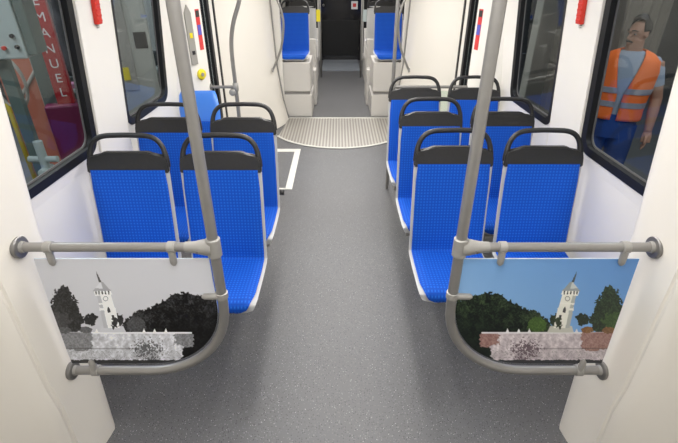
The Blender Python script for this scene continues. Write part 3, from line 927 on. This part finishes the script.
# bowed grab rails at the gangway
for s in (-1, 1):
    root = empty('gangway_grab_rail', (s * (0.915 if s < 0 else 0.965), 6.3, 0)); tag(root, 'thin bowed grab rail on the %s gangway wall' % ('right' if s > 0 else 'left'), 'grab rail', 'bowed gangway grab rails')
    pts = [(0.0, 0, 0.78), (-0.05, 0, 0.88), (-0.13, 0, 1.06), (-0.172, 0, 1.25), (-0.182, 0, 1.42), (-0.14, 0, 1.60), (-0.06, 0, 1.74), (0.0, 0, 1.80)]
    bm = bmesh.new(); tube(bm, catmull([(s * x, y, z) for x, y, z in pts], 5), 0.015, 12)
    link_mesh('rail', bm, M['steel'], root, smooth=True, angle=60)
    for z in (0.78, 1.80):
        bm = bmesh.new(); cyl(bm, (s * 0.012, 0, z), (s * -0.008, 0, z), 0.03, 16)
        link_mesh('flange', bm, M['cast'], root, smooth=True, angle=50)
# ------------------------------------------------------------------ small fittings
def on_face(s, a, b, t0, t1, z0, z1, out=0.004, thick=0.006):
    """thin plate lying on the pillar face between plan points a and b"""
    A = Vector((s * a[0], a[1], 0)); Bv = Vector((s * b[0], b[1], 0))
    d = (Bv - A); nrm = Vector((-s * abs(d.y), -abs(d.x), 0)).normalized()
    p, q = A + d * t0, A + d * t1
    return [Vector((p.x, p.y, z0)) , Vector((q.x, q.y, z0)), Vector((q.x, q.y, z1)), Vector((p.x, p.y, z1))], nrm * thick
def face_plate(name, s, a, b, t0, t1, z0, z1, m, parent=None, thick=0.005, base=0.0):
    pts, d = on_face(s, a, b, t0, t1, z0, z1, thick=thick)
    n = d.normalized()
    return link_mesh(name, plate(bmesh.new(), [p + n * base for p in pts], d), m, parent)
A_, B_, C_, D_ = FP[0], FP[1], FP[2], FP[3]
st = face_plate('safety_sticker', -1, A_, B_, 0.30, 0.66, 1.38, 1.56, M['stickerblack']); tag(st, 'small black sticker with two pictogram squares on the left pillar', 'sticker')
for z in (1.395, 1.475): face_plate('pictogram', -1, A_, B_, 0.36, 0.60, z, z + 0.06, M['grey_dark'], st, 0.001, 0.005)
pb = face_plate('call_panel', -1, B_, C_, 0.30, 0.98, 1.26, 1.66, M['signgrey'], None, 0.012); tag(pb, 'grey metal call panel with a pointed top on the left pillar', 'call panel')
pts, d = on_face(-1, B_, C_, 0.30, 0.98, 1.66, 1.66, thick=0.012)
bm = plate(bmesh.new(), [pts[0], pts[1], (pts[0] + pts[1]) / 2 + Vector((0, 0, 0.06))], d); link_mesh('pointed_top', bm, M['signgrey'], pb)
face_plate('yellow_mark', -1, B_, C_, 0.5, 0.8, 1.47, 1.51, M['yellow'], pb, 0.004, 0.012)
face_plate('button_strip', -1, B_, C_, 0.5, 0.8, 1.34, 1.37, M['stickerblack'], pb, 0.004, 0.012)
# yellow round button
c0 = Vector((-1.212, 3.98, 1.17)); nn = Vector((1, -0.6, 0)).normalized()
bm = bmesh.new(); cyl(bm, c0, c0 + nn * 0.022, 0.045, 24, bev=0.004); rb = link_mesh('stop_button', bm, M['yellow'], smooth=True, angle=50)
tag(rb, 'round yellow button with a dark centre on the left pillar', 'button')
bm = bmesh.new(); cyl(bm, c0 + nn * 0.021, c0 + nn * 0.028, 0.016, 16); link_mesh('button_centre', bm, M['signgrey'], rb, smooth=True, angle=50)
for s in (-1, 1):
    st = face_plate('sticker_strip', s, C_, D_, 0.50, 0.90, 1.36, 1.68, M['stickerred'], None, 0.003); tag(st, 'narrow red strip of warning pictograms on the %s pillar' % ('right' if s > 0 else 'left'), 'sticker', 'red sticker strips')
    face_plate('blue_field', s, C_, D_, 0.52, 0.88, 1.48, 1.56, M['stickerblue'], st, 0.001, 0.003)
    face_plate('black_field', s, C_, D_, 0.52, 0.88, 1.62, 1.67, M['stickerblack'], st, 0.001, 0.003)
# red emergency hammers on the window posts
for s in (-1, 1):
    xw = W - 0.014 - LEAN * 0.70
    root = empty('emergency_hammer', (s * xw, 2.565, 1.70)); tag(root, 'red ribbed emergency hammer on the %s window post' % ('right' if s > 0 else 'left'), 'emergency hammer', 'red emergency hammers')
    root.rotation_euler = (0, -s * LEAN, 0)
    link_mesh('holder', B(min(0, -s * 0.022), max(0, -s * 0.022), -0.028, 0.028, 0.0, 0.20, 0.005), M['red'], root)
    bm = bmesh.new()
    for k in range(7): box(bm, min(-s * 0.020, -s * 0.0255), max(-s * 0.020, -s * 0.0255), -0.022, 0.022, 0.012 + k * 0.026, 0.024 + k * 0.026, 0.002, 1)
    link_mesh('ribbed_grip', bm, M['red'], root)
    bm = bmesh.new(); cyl(bm, (-s * 0.0, 0, -0.012), (-s * 0.012, 0, -0.012), 0.008, 12); link_mesh('seal_tag', bm, M['grey_box'], root, smooth=True, angle=50)

# ------------------------------------------------------------------ depot outside
GZ = -0.13
o = link_mesh('floor_depot', B(-9, 9, -4, 14, GZ - 0.1, GZ - 0.012), M['concrete']); tag(o, kind='structure')
o = link_mesh('wall_depot_left', B(-7.2, -7.0, -4, 14, GZ, 6), M['depotwall']); tag(o, kind='structure')
o = link_mesh('wall_depot_right', B(7.0, 7.2, -4, 14, GZ, 6), M['depotwall']); tag(o, kind='structure')
o = link_mesh('wall_depot_end', B(-9, 9, 14, 14.2, GZ, 6), M['depotwall']); tag(o, kind='structure')
GZ = -0.142

# mobile lift column outside the left near window
p = at(51, 50, 4.4)
root = empty('lift_column', (p.x, p.y, GZ), R(24)); tag(root, 'tall red lifting column with white vertical lettering outside the left window', 'lifting column')
link_mesh('post', B(-0.075, 0.075, -0.05, 0.09, 0, 2.9, 0.008), M['liftred'], root)
link_mesh('back_channel', B(-0.20, -0.076, 0.02, 0.14, 0, 2.7, 0.008), M['darkgreen'], root)
link_mesh('carriage', B(-0.19, 0.22, -0.12, 0.12, 0.35, 0.96, 0.02), M['magenta'], root)
link_mesh('base_frame', B(-0.25, 0.25, -0.45, 0.15, 0, 0.14, 0.02), M['liftred'], root)
for k, ch in enumerate('EMANUEL'):
    me = text_mesh(ch, 0.115, 0.002)
    me.materials.append(M['stickerwhite'])
    me.transform(Matrix.Rotation(R(90), 4, 'X'))
    t = bpy.data.objects.new('letter', me); col.objects.link(t); t.parent = root; t.location = (0.0, -0.053, 1.87 - k * 0.134)
p = at(-3, 27, 3.3)
root = empty('control_cabinet', (p.x, p.y, GZ), R(14)); tag(root, 'pale grey control cabinet with screen and knobs outside the left window', 'control cabinet')
link_mesh('cabinet_body', B(-0.30, 0.17, -0.12, 0.12, 1.56, 2.35, 0.012), M['cabinet'], root)
link_mesh('cabinet_side', B(0.171, 0.235, -0.10, 0.12, 1.58, 2.35, 0.01), M['darkgreen'], root)
link_mesh('screen', B(-0.14, 0.08, -0.127, -0.119, 1.80, 1.93, 0.003), M['screen'], root)
for i, (kx, kz, mm) in enumerate(((-0.02, 1.71, 'stickerblack'), (-0.02, 1.64, 'stickerblack'), (0.12, 1.71, 'stickerblack'), (0.13, 1.64, 'stickerblack'), (0.05, 1.635, 'red'))):
    bm = bmesh.new(); cyl(bm, (kx, -0.118, kz), (kx, -0.145, kz), 0.014, 14, bev=0.003); link_mesh('knob', bm, M[mm], root, smooth=True, angle=50)
link_mesh('stand', B(-0.08, 0.0, -0.03, 0.05, 0, 1.56, 0.008), M['darkgreen'], root)
p = at(33, 80, 4.7)
root = empty('salmon_guard', (p.x, p.y, GZ), R(25)); tag(root, 'salmon coloured upright guard board beside the red lifting column', 'guard board')
link_mesh('board', B(-0.28, 0.20, 0, 0.04, 0.0, 1.62, 0.01), M['salmon'], root)
bm = bmesh.new(); tube(bm, [(-0.2, -0.02, 0.9), (0.24, -0.02, 1.45)], 0.018, 10); tube(bm, [(0.05, -0.02, 0.3), (0.05, -0.02, 1.5)], 0.02, 10); link_mesh('grey_bars', bm, M['signgrey'], root, smooth=True, angle=60)
# cable coil
p = at(9, 84, 4.0)
bm = bmesh.new()
for q in range(3):
    cc = [(p.x + 0.14 * math.cos(a), p.y + 0.01 * q, p.z + (0.21 + 0.01 * q) * math.sin(a)) for a in [2 * PI * k / 28 for k in range(28)]]
    tube(bm, cc + [cc[0]], 0.008, 8, cap=False)
o = link_mesh('cable_coil', bm, M['signgrey'], smooth=True); tag(o, 'grey coil of cable hanging below the control cabinet', 'cable')
# hanging dark sleeve and bright window behind it
p = at(57, 22, 5.6)
bm = bmesh.new(); tube(bm, [(p.x, p.y, p.z + 0.55)] + [(p.x + 0.015 * math.sin(k * 1.3), p.y, p.z + 0.45 - k * 0.08) for k in range(14)], [0.05] + [0.075 + 0.018 * (k % 2) for k in range(14)], 14)
o = link_mesh('ribbed_duct', bm, mottled('duct_dark', (0.03, 0.03, 0.035), (0.09, 0.09, 0.10), 14, 0.6), smooth=True); tag(o, 'dark ribbed duct hanging before the bright depot opening', 'duct')
root = empty('depot_gate', (-6.5, 6.9, GZ), R(-42)); tag(root, 'bright daylit depot gate seen through the left near window', 'gate')
pa = at(60, 0, 8.2); pb2 = at(73, 54, 8.2)
root.location = (0, 0, 0); root.rotation_euler = (0, 0, 0)
link_mesh('lit_pane', B(-5.02, -4.56, 8.18, 8.20, pb2.z, 3.4), M['daylight'], root)
link_mesh('lower_panel', B(-5.2, -4.4, 8.15, 8.22, GZ, pb2.z, 0.01), M['cabinet'], root)
# shelf trolley with odds and ends
p = at(72, 95, 5.7)
root = empty('tool_trolley', (p.x, p.y, GZ), R(20)); tag(root, 'grey tool trolley with pink tray outside the left near window', 'trolley')
link_mesh('trolley_body', B(-0.22, 0.22, -0.15, 0.2, 0.08, 0.78, 0.015), M['darkgreen'], root)
link_mesh('tray', B(-0.25, 0.25, -0.18, 0.22, 0.78, 0.83, 0.01), M['cabinet'], root)
link_mesh('cloth', B(-0.14, 0.16, -0.14, 0.12, 0.83, 0.87, 0.015), mottled('pink_cloth', (0.55, 0.25, 0.38), (0.4, 0.16, 0.26), 9, 0.8), root)
for sx in (-0.18, 0.18):
    for sy in (-0.1, 0.15):
        bm = bmesh.new(); cyl(bm, (sx - 0.015, sy, 0.04), (sx + 0.015, sy, 0.04), 0.04, 12)
        link_mesh('castor', bm, M['stickerblack'], root)
# grey valve unit low in the window
p = at(42, 155, 2.9)
root = empty('valve_unit', (p.x, p.y, GZ)); tag(root, 'small grey hydraulic valve unit low outside the left window', 'valve unit')
bm = bmesh.new(); cyl(bm, (0, 0, 0), (0, 0, p.z - GZ + 0.1), 0.03, 14); cyl(bm, (-0.10, 0, p.z - GZ - 0.03), (0.10, 0, p.z - GZ - 0.03), 0.022, 12); cyl(bm, (0, -0.06, p.z - GZ - 0.12), (0, 0.06, p.z - GZ - 0.12), 0.035, 14, bev=0.005)
link_mesh('valve_body', bm, M['cabinet'], root, smooth=True, angle=50)
bm = bmesh.new(); box(bm, -0.12, 0.12, -0.1, 0.1, 0, 0.5, 0.015); link_mesh('pump_box', bm, M['magenta'], root)
# yellow post
p = at(15, 125, 4.4)
bm = bmesh.new(); cyl(bm, (0, 0, 0), (0, 0, 0.95), 0.022, 14, bev=0.004)
o = link_mesh('bollard', bm, new_mat('worn_yellow', (0.42, 0.32, 0.02), 0.6), loc=(p.x, p.y, GZ), smooth=True, angle=50); tag(o, 'yellow bollard outside the left window below the salmon board', 'bollard')

# seen through left second window
p = at(136, 60, 6.6)
root = empty('workbench', (p.x - 0.3, p.y, GZ), R(14)); tag(root, 'grey workbench with boxes outside the second left window', 'workbench')
link_mesh('bench_top', B(-0.9, 0.9, -0.35, 0.35, 0.86, 0.92, 0.01), M['cabinet'], root)
for sx in (-0.82, 0.82):
    for sy in (-0.28, 0.28): link_mesh('leg', B(sx - 0.03, sx + 0.03, sy - 0.03, sy + 0.03, 0, 0.86), M['darkgreen'], root)
link_mesh('back_board', B(-0.95, 0.95, 0.36, 0.40, 0.0, 2.3, 0.01), mottled('pale_board_grey', (0.45, 0.47, 0.45), (0.34, 0.36, 0.36), 3, 0.7), root)
for i, (bx_, w_, h_, mm) in enumerate(((-0.6, 0.14, 0.30, 'bluebox'), (-0.1, 0.12, 0.22, 'cabinet'), (0.4, 0.16, 0.18, 'depotwall'))):
    o = link_mesh('storage_box', B(-w_, w_, -0.12, 0.12, 0, h_, 0.012), M[mm]); o.location = Vector((p.x - 0.3, p.y, GZ + 0.92)) + Matrix.Rotation(R(14), 3, 'Z') @ Vector((bx_, 0, 0)); o.rotation_euler = (0, 0, R(14))
    tag(o, ['blue box standing on the workbench outside', 'pale grey box in the middle of the workbench outside', 'low dark grey box at the end of the workbench outside'][i], 'box')

p = at(131, 55, 5.3)
root = empty('sign_reflection_block', (p.x, p.y, GZ), R(22)); tag(root, 'added pale block with dark square and yellow tag, imitating a sign reflection in the second left window', 'cabinet')  # added block imitating the pillar signs mirrored in the window glass
link_mesh('cabinet_body', B(-0.22, 0.24, -0.10, 0.20, 0, 2.05, 0.012), mottled('pale_reflection_block', (0.50, 0.50, 0.45), (0.42, 0.42, 0.38), 3, 0.5), root)
link_mesh('door', B(-0.17, 0.02, -0.115, -0.101, 0.9, 1.95, 0.005), M['signgrey'], root)  # stands in for the mirrored call panel
link_mesh('dark_panel', B(0.07, 0.20, -0.112, -0.101, 1.35, 1.52, 0.003), M['stickerblack'], root)
link_mesh('yellow_tag', B(-0.12, -0.05, -0.122, -0.116, 1.02, 1.16, 0.002), M['yellow'], root)
# right side outside: upright board, posts
p = at(664, 30, 3.9)
bm = bmesh.new()
prev = None
vs = []
for k in range(40):
    x = -0.9 + k * 0.045; y = 0.02 * (1 if (k // 2) % 2 else -1)
    vs.append((x, y))
poly = vs + [(x, y + 0.05) for x, y in vs[::-1]]
prism(bm, poly, 0, 3.0)
o = link_mesh('corrugated_screen', bm, mottled('corrugated_brown', (0.20, 0.17, 0.14), (0.13, 0.12, 0.10), 2, 0.6), loc=(p.x - 0.15, p.y + 0.35, GZ)); o.rotation_euler = (0, 0, R(32)); tag(o, 'brownish corrugated screen behind the man in the orange vest', 'screen')
p = at(545, 40, 4.5)
o = link_mesh('depot_post', B(-0.12, 0.12, -0.08, 0.08, 0, 3.5, 0.01), M['grey_box'], loc=(p.x, p.y, GZ)); tag(o, 'pale grey depot post outside the second right window', 'post')
p = at(567, 28, 5.2)
root = empty('parts_rack', (p.x + 0.25, p.y + 0.2, GZ), R(25)); tag(root, 'tall rack outside the second right window', 'rack')
link_mesh('upright', B(-0.5, -0.45, -0.2, 0.2, 0, 2.4), M['darkgreen'], root); link_mesh('upright', B(0.45, 0.5, -0.2, 0.2, 0, 2.4), M['darkgreen'], root)
for z in (0.4, 1.0, 1.6, 2.2): link_mesh('shelf_board', B(-0.46, 0.46, -0.2, 0.2, z, z + 0.03), M['cabinet'], root)
for i, (z, x, m) in enumerate(((1.63, -0.2, 'bluebox'), (1.03, -0.1, 'darkgreen'), (1.03, 0.25, 'bluebox'))):
    o = link_mesh('storage_box', B(-0.13, 0.13, -0.12, 0.12, 0, 0.3, 0.012), M[m]); o.location = Vector((p.x + 0.25, p.y + 0.2, GZ + z)) + Matrix.Rotation(R(25), 3, 'Z') @ Vector((x, 0, 0)); o.rotation_euler = (0, 0, R(25))
    tag(o, ['blue box on the upper shelf of the rack outside', 'dark green box on the middle shelf of the rack outside', 'blue box on the middle shelf of the rack outside'][i], 'box')

# ------------------------------------------------------------------ the man outside the right window
def ell_loft(bm, rings_, seg=28, a0=0.0, a1=2 * PI, cap=True):
    """rings: (cx,cy,cz,rx,ry); open when a1-a0<2pi"""
    closed = abs(a1 - a0 - 2 * PI) < 1e-6
    R_ = []
    for cx, cy, cz, rx, ry in rings_:
        n = seg if closed else seg + 1
        rr = []
        for k in range(n):
            a = a0 + (a1 - a0) * k / seg
            ca, sa = math.cos(a), math.sin(a)
            e = 0.82
            rr.append(bm.verts.new((cx + rx * math.copysign(abs(ca) ** e, ca), cy + ry * math.copysign(abs(sa) ** e, sa), cz)))
        R_.append(rr)
    for i in range(len(R_) - 1):
        m = len(R_[0])
        for k in range(m if closed else m - 1):
            bm.faces.new((R_[i][k], R_[i][(k + 1) % m], R_[i + 1][(k + 1) % m], R_[i + 1][k]))
    if closed and cap: bm.faces.new(R_[0][::-1]); bm.faces.new(R_[-1])
    return bm

def man():
    p = at(638, 35, 3.8)
    root = empty('person', (p.x, p.y, GZ), R(-30))
    root.scale = (1.1, 1.05, 1.035)
    tag(root, 'standing man in an orange hi-vis vest and blue trousers outside the right window', 'person')
    K = 1.0
    bm = bmesh.new()
    # body, facing -y locally
    ell_loft(bm, [(0, 0.01, 0.86, 0.15, 0.10), (0, 0.01, 0.95, 0.158, 0.105), (0, 0, 1.08, 0.145, 0.095), (0, 0, 1.22, 0.165, 0.105), (0, 0.0, 1.34, 0.175, 0.105), (0, 0.01, 1.42, 0.15, 0.09), (0, 0.012, 1.46, 0.09, 0.07), (0, 0.01, 1.485, 0.058, 0.058), (0, -0.002, 1.56, 0.054, 0.056)])
    for s in (-1, 1):
        hip = Vector((s * 0.085, 0.01, 0.90)); kn = Vector((s * 0.10, -0.01, 0.50)); an = Vector((s * 0.105, 0.02, 0.09))
        tube(bm, [hip, hip.lerp(kn, 0.5), kn, kn.lerp(an, 0.35), an], [0.085, 0.075, 0.056, 0.056, 0.038], 16)
        tube(bm, [an + Vector((0, 0.05, -0.04)), an + Vector((0, -0.04, -0.045)), an + Vector((s * 0.01, -0.15, -0.062))], [0.04, 0.042, 0.028], 12)
        sh = Vector((s * 0.172, 0.005, 1.41)); el = Vector((s * 0.245, 0.03, 1.13)); wr = Vector((s * 0.255, -0.06, 0.885))
        tube(bm, [sh, sh.lerp(el, 0.5), el, el.lerp(wr, 0.4), wr], [0.046, 0.044, 0.040, 0.038, 0.026], 16)
        dr = (wr - el).normalized()
        pc = wr + dr * 0.05
        tube(bm, [wr, wr + dr * 0.03, wr + dr * 0.09], [0.024, 0.030, 0.030], 12, flat=(1.15, 0.6))
        for f, (off, ln) in enumerate(((-0.027, 0.062), (-0.009, 0.072), (0.009, 0.068), (0.026, 0.052))):
            b0 = wr + dr * 0.085 + Vector((0, off, 0))
            tube(bm, [b0, b0 + dr * ln * 0.5 + Vector((-s * 0.006, 0, 0)), b0 + dr * ln * 0.9 + Vector((-s * 0.022, 0, 0))], [0.0095, 0.009, 0.007], 8)
        tb = wr + dr * 0.03 + Vector((0, -0.024, 0))
        tube(bm, [tb, tb + dr * 0.03 + Vector((-s * 0.004, -0.022, 0)), tb + dr * 0.062 + Vector((-s * 0.008, -0.028, 0))], [0.012, 0.0105, 0.008], 8)
    # head
    hr = Matrix.Translation((0, -0.004, 1.60)) @ Matrix.Scale(0.84, 4) @ Matrix.Rotation(R(-42), 4, 'Z') @ Matrix.Rotation(R(6), 4, 'X')
    hb = bmesh.new()
    sphere(hb, (0, 0.012, 0.03), 0.074, 0.092, 0.092, 28, 18)
    sphere(hb, (0, -0.018, -0.045), 0.054, 0.062, 0.066, 20, 14)
    sphere(hb, (0, -0.056, -0.092), 0.024, 0.022, 0.020, 14, 10)
    tube(hb, [(0, -0.078, 0.022), (0, -0.094, -0.005), (0, -0.106, -0.026)], [0.010, 0.012, 0.016], 10)
    tube(hb, [(-0.018, -0.088, -0.060), (0, -0.094, -0.058), (0.018, -0.088, -0.060)], [0.007, 0.009, 0.007], 8)
    tube(hb, [(-0.045, -0.068, 0.034), (-0.02, -0.084, 0.038), (0.02, -0.084, 0.038), (0.045, -0.068, 0.034)], [0.009, 0.011, 0.011, 0.009], 8)
    for s in (-1, 1):
        sphere(hb, (s * 0.075, 0.010, 0.0), 0.010, 0.020, 0.032, 12, 8)
    bmesh.ops.transform(hb, matrix=hr, verts=hb.verts)
    tmp = bpy.data.meshes.new('tmp'); hb.to_mesh(tmp); hb.free(); bm.from_mesh(tmp); bpy.data.meshes.remove(tmp)
    body = link_mesh('body', bm, M['skin'], root, smooth=True)
    rm = body.modifiers.new('remesh', 'REMESH'); rm.mode = 'VOXEL'; rm.voxel_size = 0.006; rm.use_smooth_shade = True
    sm = body.modifiers.new('smooth', 'SMOOTH'); sm.iterations = 3
    def hpart(name, fn, m):
        b = bmesh.new(); fn(b); bmesh.ops.transform(b, matrix=hr, verts=b.verts); return link_mesh(name, b, m, root, smooth=True)
    def hairf(b):
        sphere(b, (0, 0.018, 0.046), 0.080, 0.096, 0.092, 28, 18)
        # keep cap above hairline
        dead = [v for v in b.verts if (v.co.y < -0.035 and v.co.z < 0.098) or v.co.z < -0.02 or (v.co.z < 0.02 and v.co.y < 0.02)]
        bmesh.ops.delete(b, geom=dead, context='VERTS')
        for v in b.verts:
            if v.co.z > 0.09 and v.co.y < 0.03: v.co.z += 0.036
    h = hpart('hair', hairf, M['hair']); so = h.modifiers.new('s', 'SOLIDIFY'); so.thickness = 0.008
    for s in (-1, 1):
        hpart('eye', lambda b: sphere(b, (s * 0.030, -0.068, 0.012), 0.012, 0.009, 0.0055, 12, 8), M['eye'])
        hpart('iris', lambda b: sphere(b, (s * 0.030, -0.0755, 0.012), 0.006, 0.004, 0.006, 10, 6), M['hair'])
        hpart('eyebrow', lambda b: tube(b, [(s * 0.014, -0.092, 0.042), (s * 0.034, -0.086, 0.047), (s * 0.052, -0.066, 0.038)], [0.005, 0.006, 0.003], 8), M['hair'])
    hpart('moustache', lambda b: tube(b, [(-0.032, -0.078, -0.056), (-0.014, -0.096, -0.046), (0.014, -0.096, -0.046), (0.032, -0.078, -0.056)], [0.005, 0.009, 0.009, 0.005], 8), M['hair'])
    # shirt
    bm = bmesh.new()
    ell_loft(bm, [(0, 0.01, 0.93, 0.170, 0.116), (0, 0, 1.08, 0.160, 0.110), (0, 0, 1.22, 0.178, 0.118), (0, 0.0, 1.34, 0.190, 0.118), (0, 0.01, 1.42, 0.168, 0.102), (0, 0.012, 1.462, 0.104, 0.082), (0, 0.008, 1.482, 0.066, 0.066)], cap=True)
    for s in (-1, 1):
        sh = Vector((s * 0.165, 0.005, 1.405)); el = Vector((s * 0.245, 0.03, 1.13))
        tube(bm, [sh + Vector((-s * 0.05, 0, 0.012)), sh + Vector((-s * 0.015, 0, 0.0)), sh.lerp(el, 0.2), sh.lerp(el, 0.62)], [0.045, 0.054, 0.056, 0.051], 18)
    link_mesh('t_shirt', bm, M['shirt'], root, smooth=True, angle=60)
    # trousers
    bm = bmesh.new()
    ell_loft(bm, [(0, 0.01, 0.80, 0.165, 0.115), (0, 0.01, 0.90, 0.172, 0.122), (0, 0.01, 1.0, 0.166, 0.118)])
    for s in (-1, 1):
        hip = Vector((s * 0.085, 0.01, 0.90)); kn = Vector((s * 0.10, -0.01, 0.50)); an = Vector((s * 0.105, 0.02, 0.09))
        tube(bm, [hip, hip.lerp(kn, 0.5), kn, kn.lerp(an, 0.5), an], [0.098, 0.092, 0.076, 0.072, 0.066], 18)
    link_mesh('trousers', bm, M['trousers'], root, smooth=True, angle=60)
    for s in (-1, 1):
        bm = bmesh.new(); an = Vector((s * 0.105, 0.02, 0.06))
        tube(bm, [an + Vector((0, 0.06, 0)), an + Vector((0, -0.03, 0.0)), an + Vector((s * 0.01, -0.12, -0.012)), an + Vector((s * 0.012, -0.17, -0.02))], [0.045, 0.056, 0.046, 0.03], 14)
        link_mesh('boot', bm, M['boot'], root, smooth=True)
    # vest, open V at the front (front is -y => angle -90deg)
    def vest(bm, z0, z1, grow, mat=None):
        prof = [(0.93, 0.186, 0.130), (1.08, 0.180, 0.126), (1.22, 0.196, 0.132), (1.34, 0.206, 0.132), (1.42, 0.190, 0.118), (1.470, 0.126, 0.096), (1.486, 0.085, 0.080)]
        zs = [q[0] for q in prof]
        n = 22; rr = []
        for i in range(n + 1):
            z = z0 + (z1 - z0) * i / n
            rx = np.interp(z, zs, [q[1] for q in prof]) + grow; ry = np.interp(z, zs, [q[2] for q in prof]) + grow
            gap = 0.012 + max(0, z - 1.16) * 0.20    # V neck
            ga = math.asin(min(0.9, gap / rx))
            a0 = -PI / 2 + ga; a1 = 3 * PI / 2 - ga
            row = []
            for k in range(41):
                a = a0 + (a1 - a0) * k / 40; ca, sa = math.cos(a), math.sin(a); e = 0.82
                row.append(bm.verts.new((rx * math.copysign(abs(ca) ** e, ca), 0.006 + ry * math.copysign(abs(sa) ** e, sa), z)))
            rr.append(row)
        for i in range(n):
            for k in range(40): bm.faces.new((rr[i][k], rr[i][k + 1], rr[i + 1][k + 1], rr[i + 1][k]))
    bm = bmesh.new(); vest(bm, 0.955, 1.486, 0.0)
    # cut armholes
    v = link_mesh('vest', bm, M['hivis'], root, smooth=True); so = v.modifiers.new('s', 'SOLIDIFY'); so.thickness = 0.006; so.offset = 1
    for z in (1.06, 1.17):
        bm = bmesh.new(); vest(bm, z, z + 0.045, 0.008)
        b = link_mesh('reflective_band', bm, M['reflect'], v, smooth=True); so = b.modifiers.new('s', 'SOLIDIFY'); so.thickness = 0.003; so.offset = 1
    return root
man()

# the far car stands slightly off the near car's axis
for o in list(col.objects):
    if o.parent is None and o.type in ('MESH', 'EMPTY'):
        n = o.name.split('.')[0]
        if n in ('seat_box', 'seat_console', 'door_3', 'wall_end', 'trim_7', 'notice_sticker', 'yellow_tag', 'white_display', 'grab_pole', 'wall_far_left', 'wall_far_right', 'wall_portal_left', 'wall_portal_right', 'window_5', 'window_6', 'window_7', 'window_8') or (n == 'passenger_seat' and o.location.y > 6):
            o.location.x += 0.04; o.location.y -= 0.27
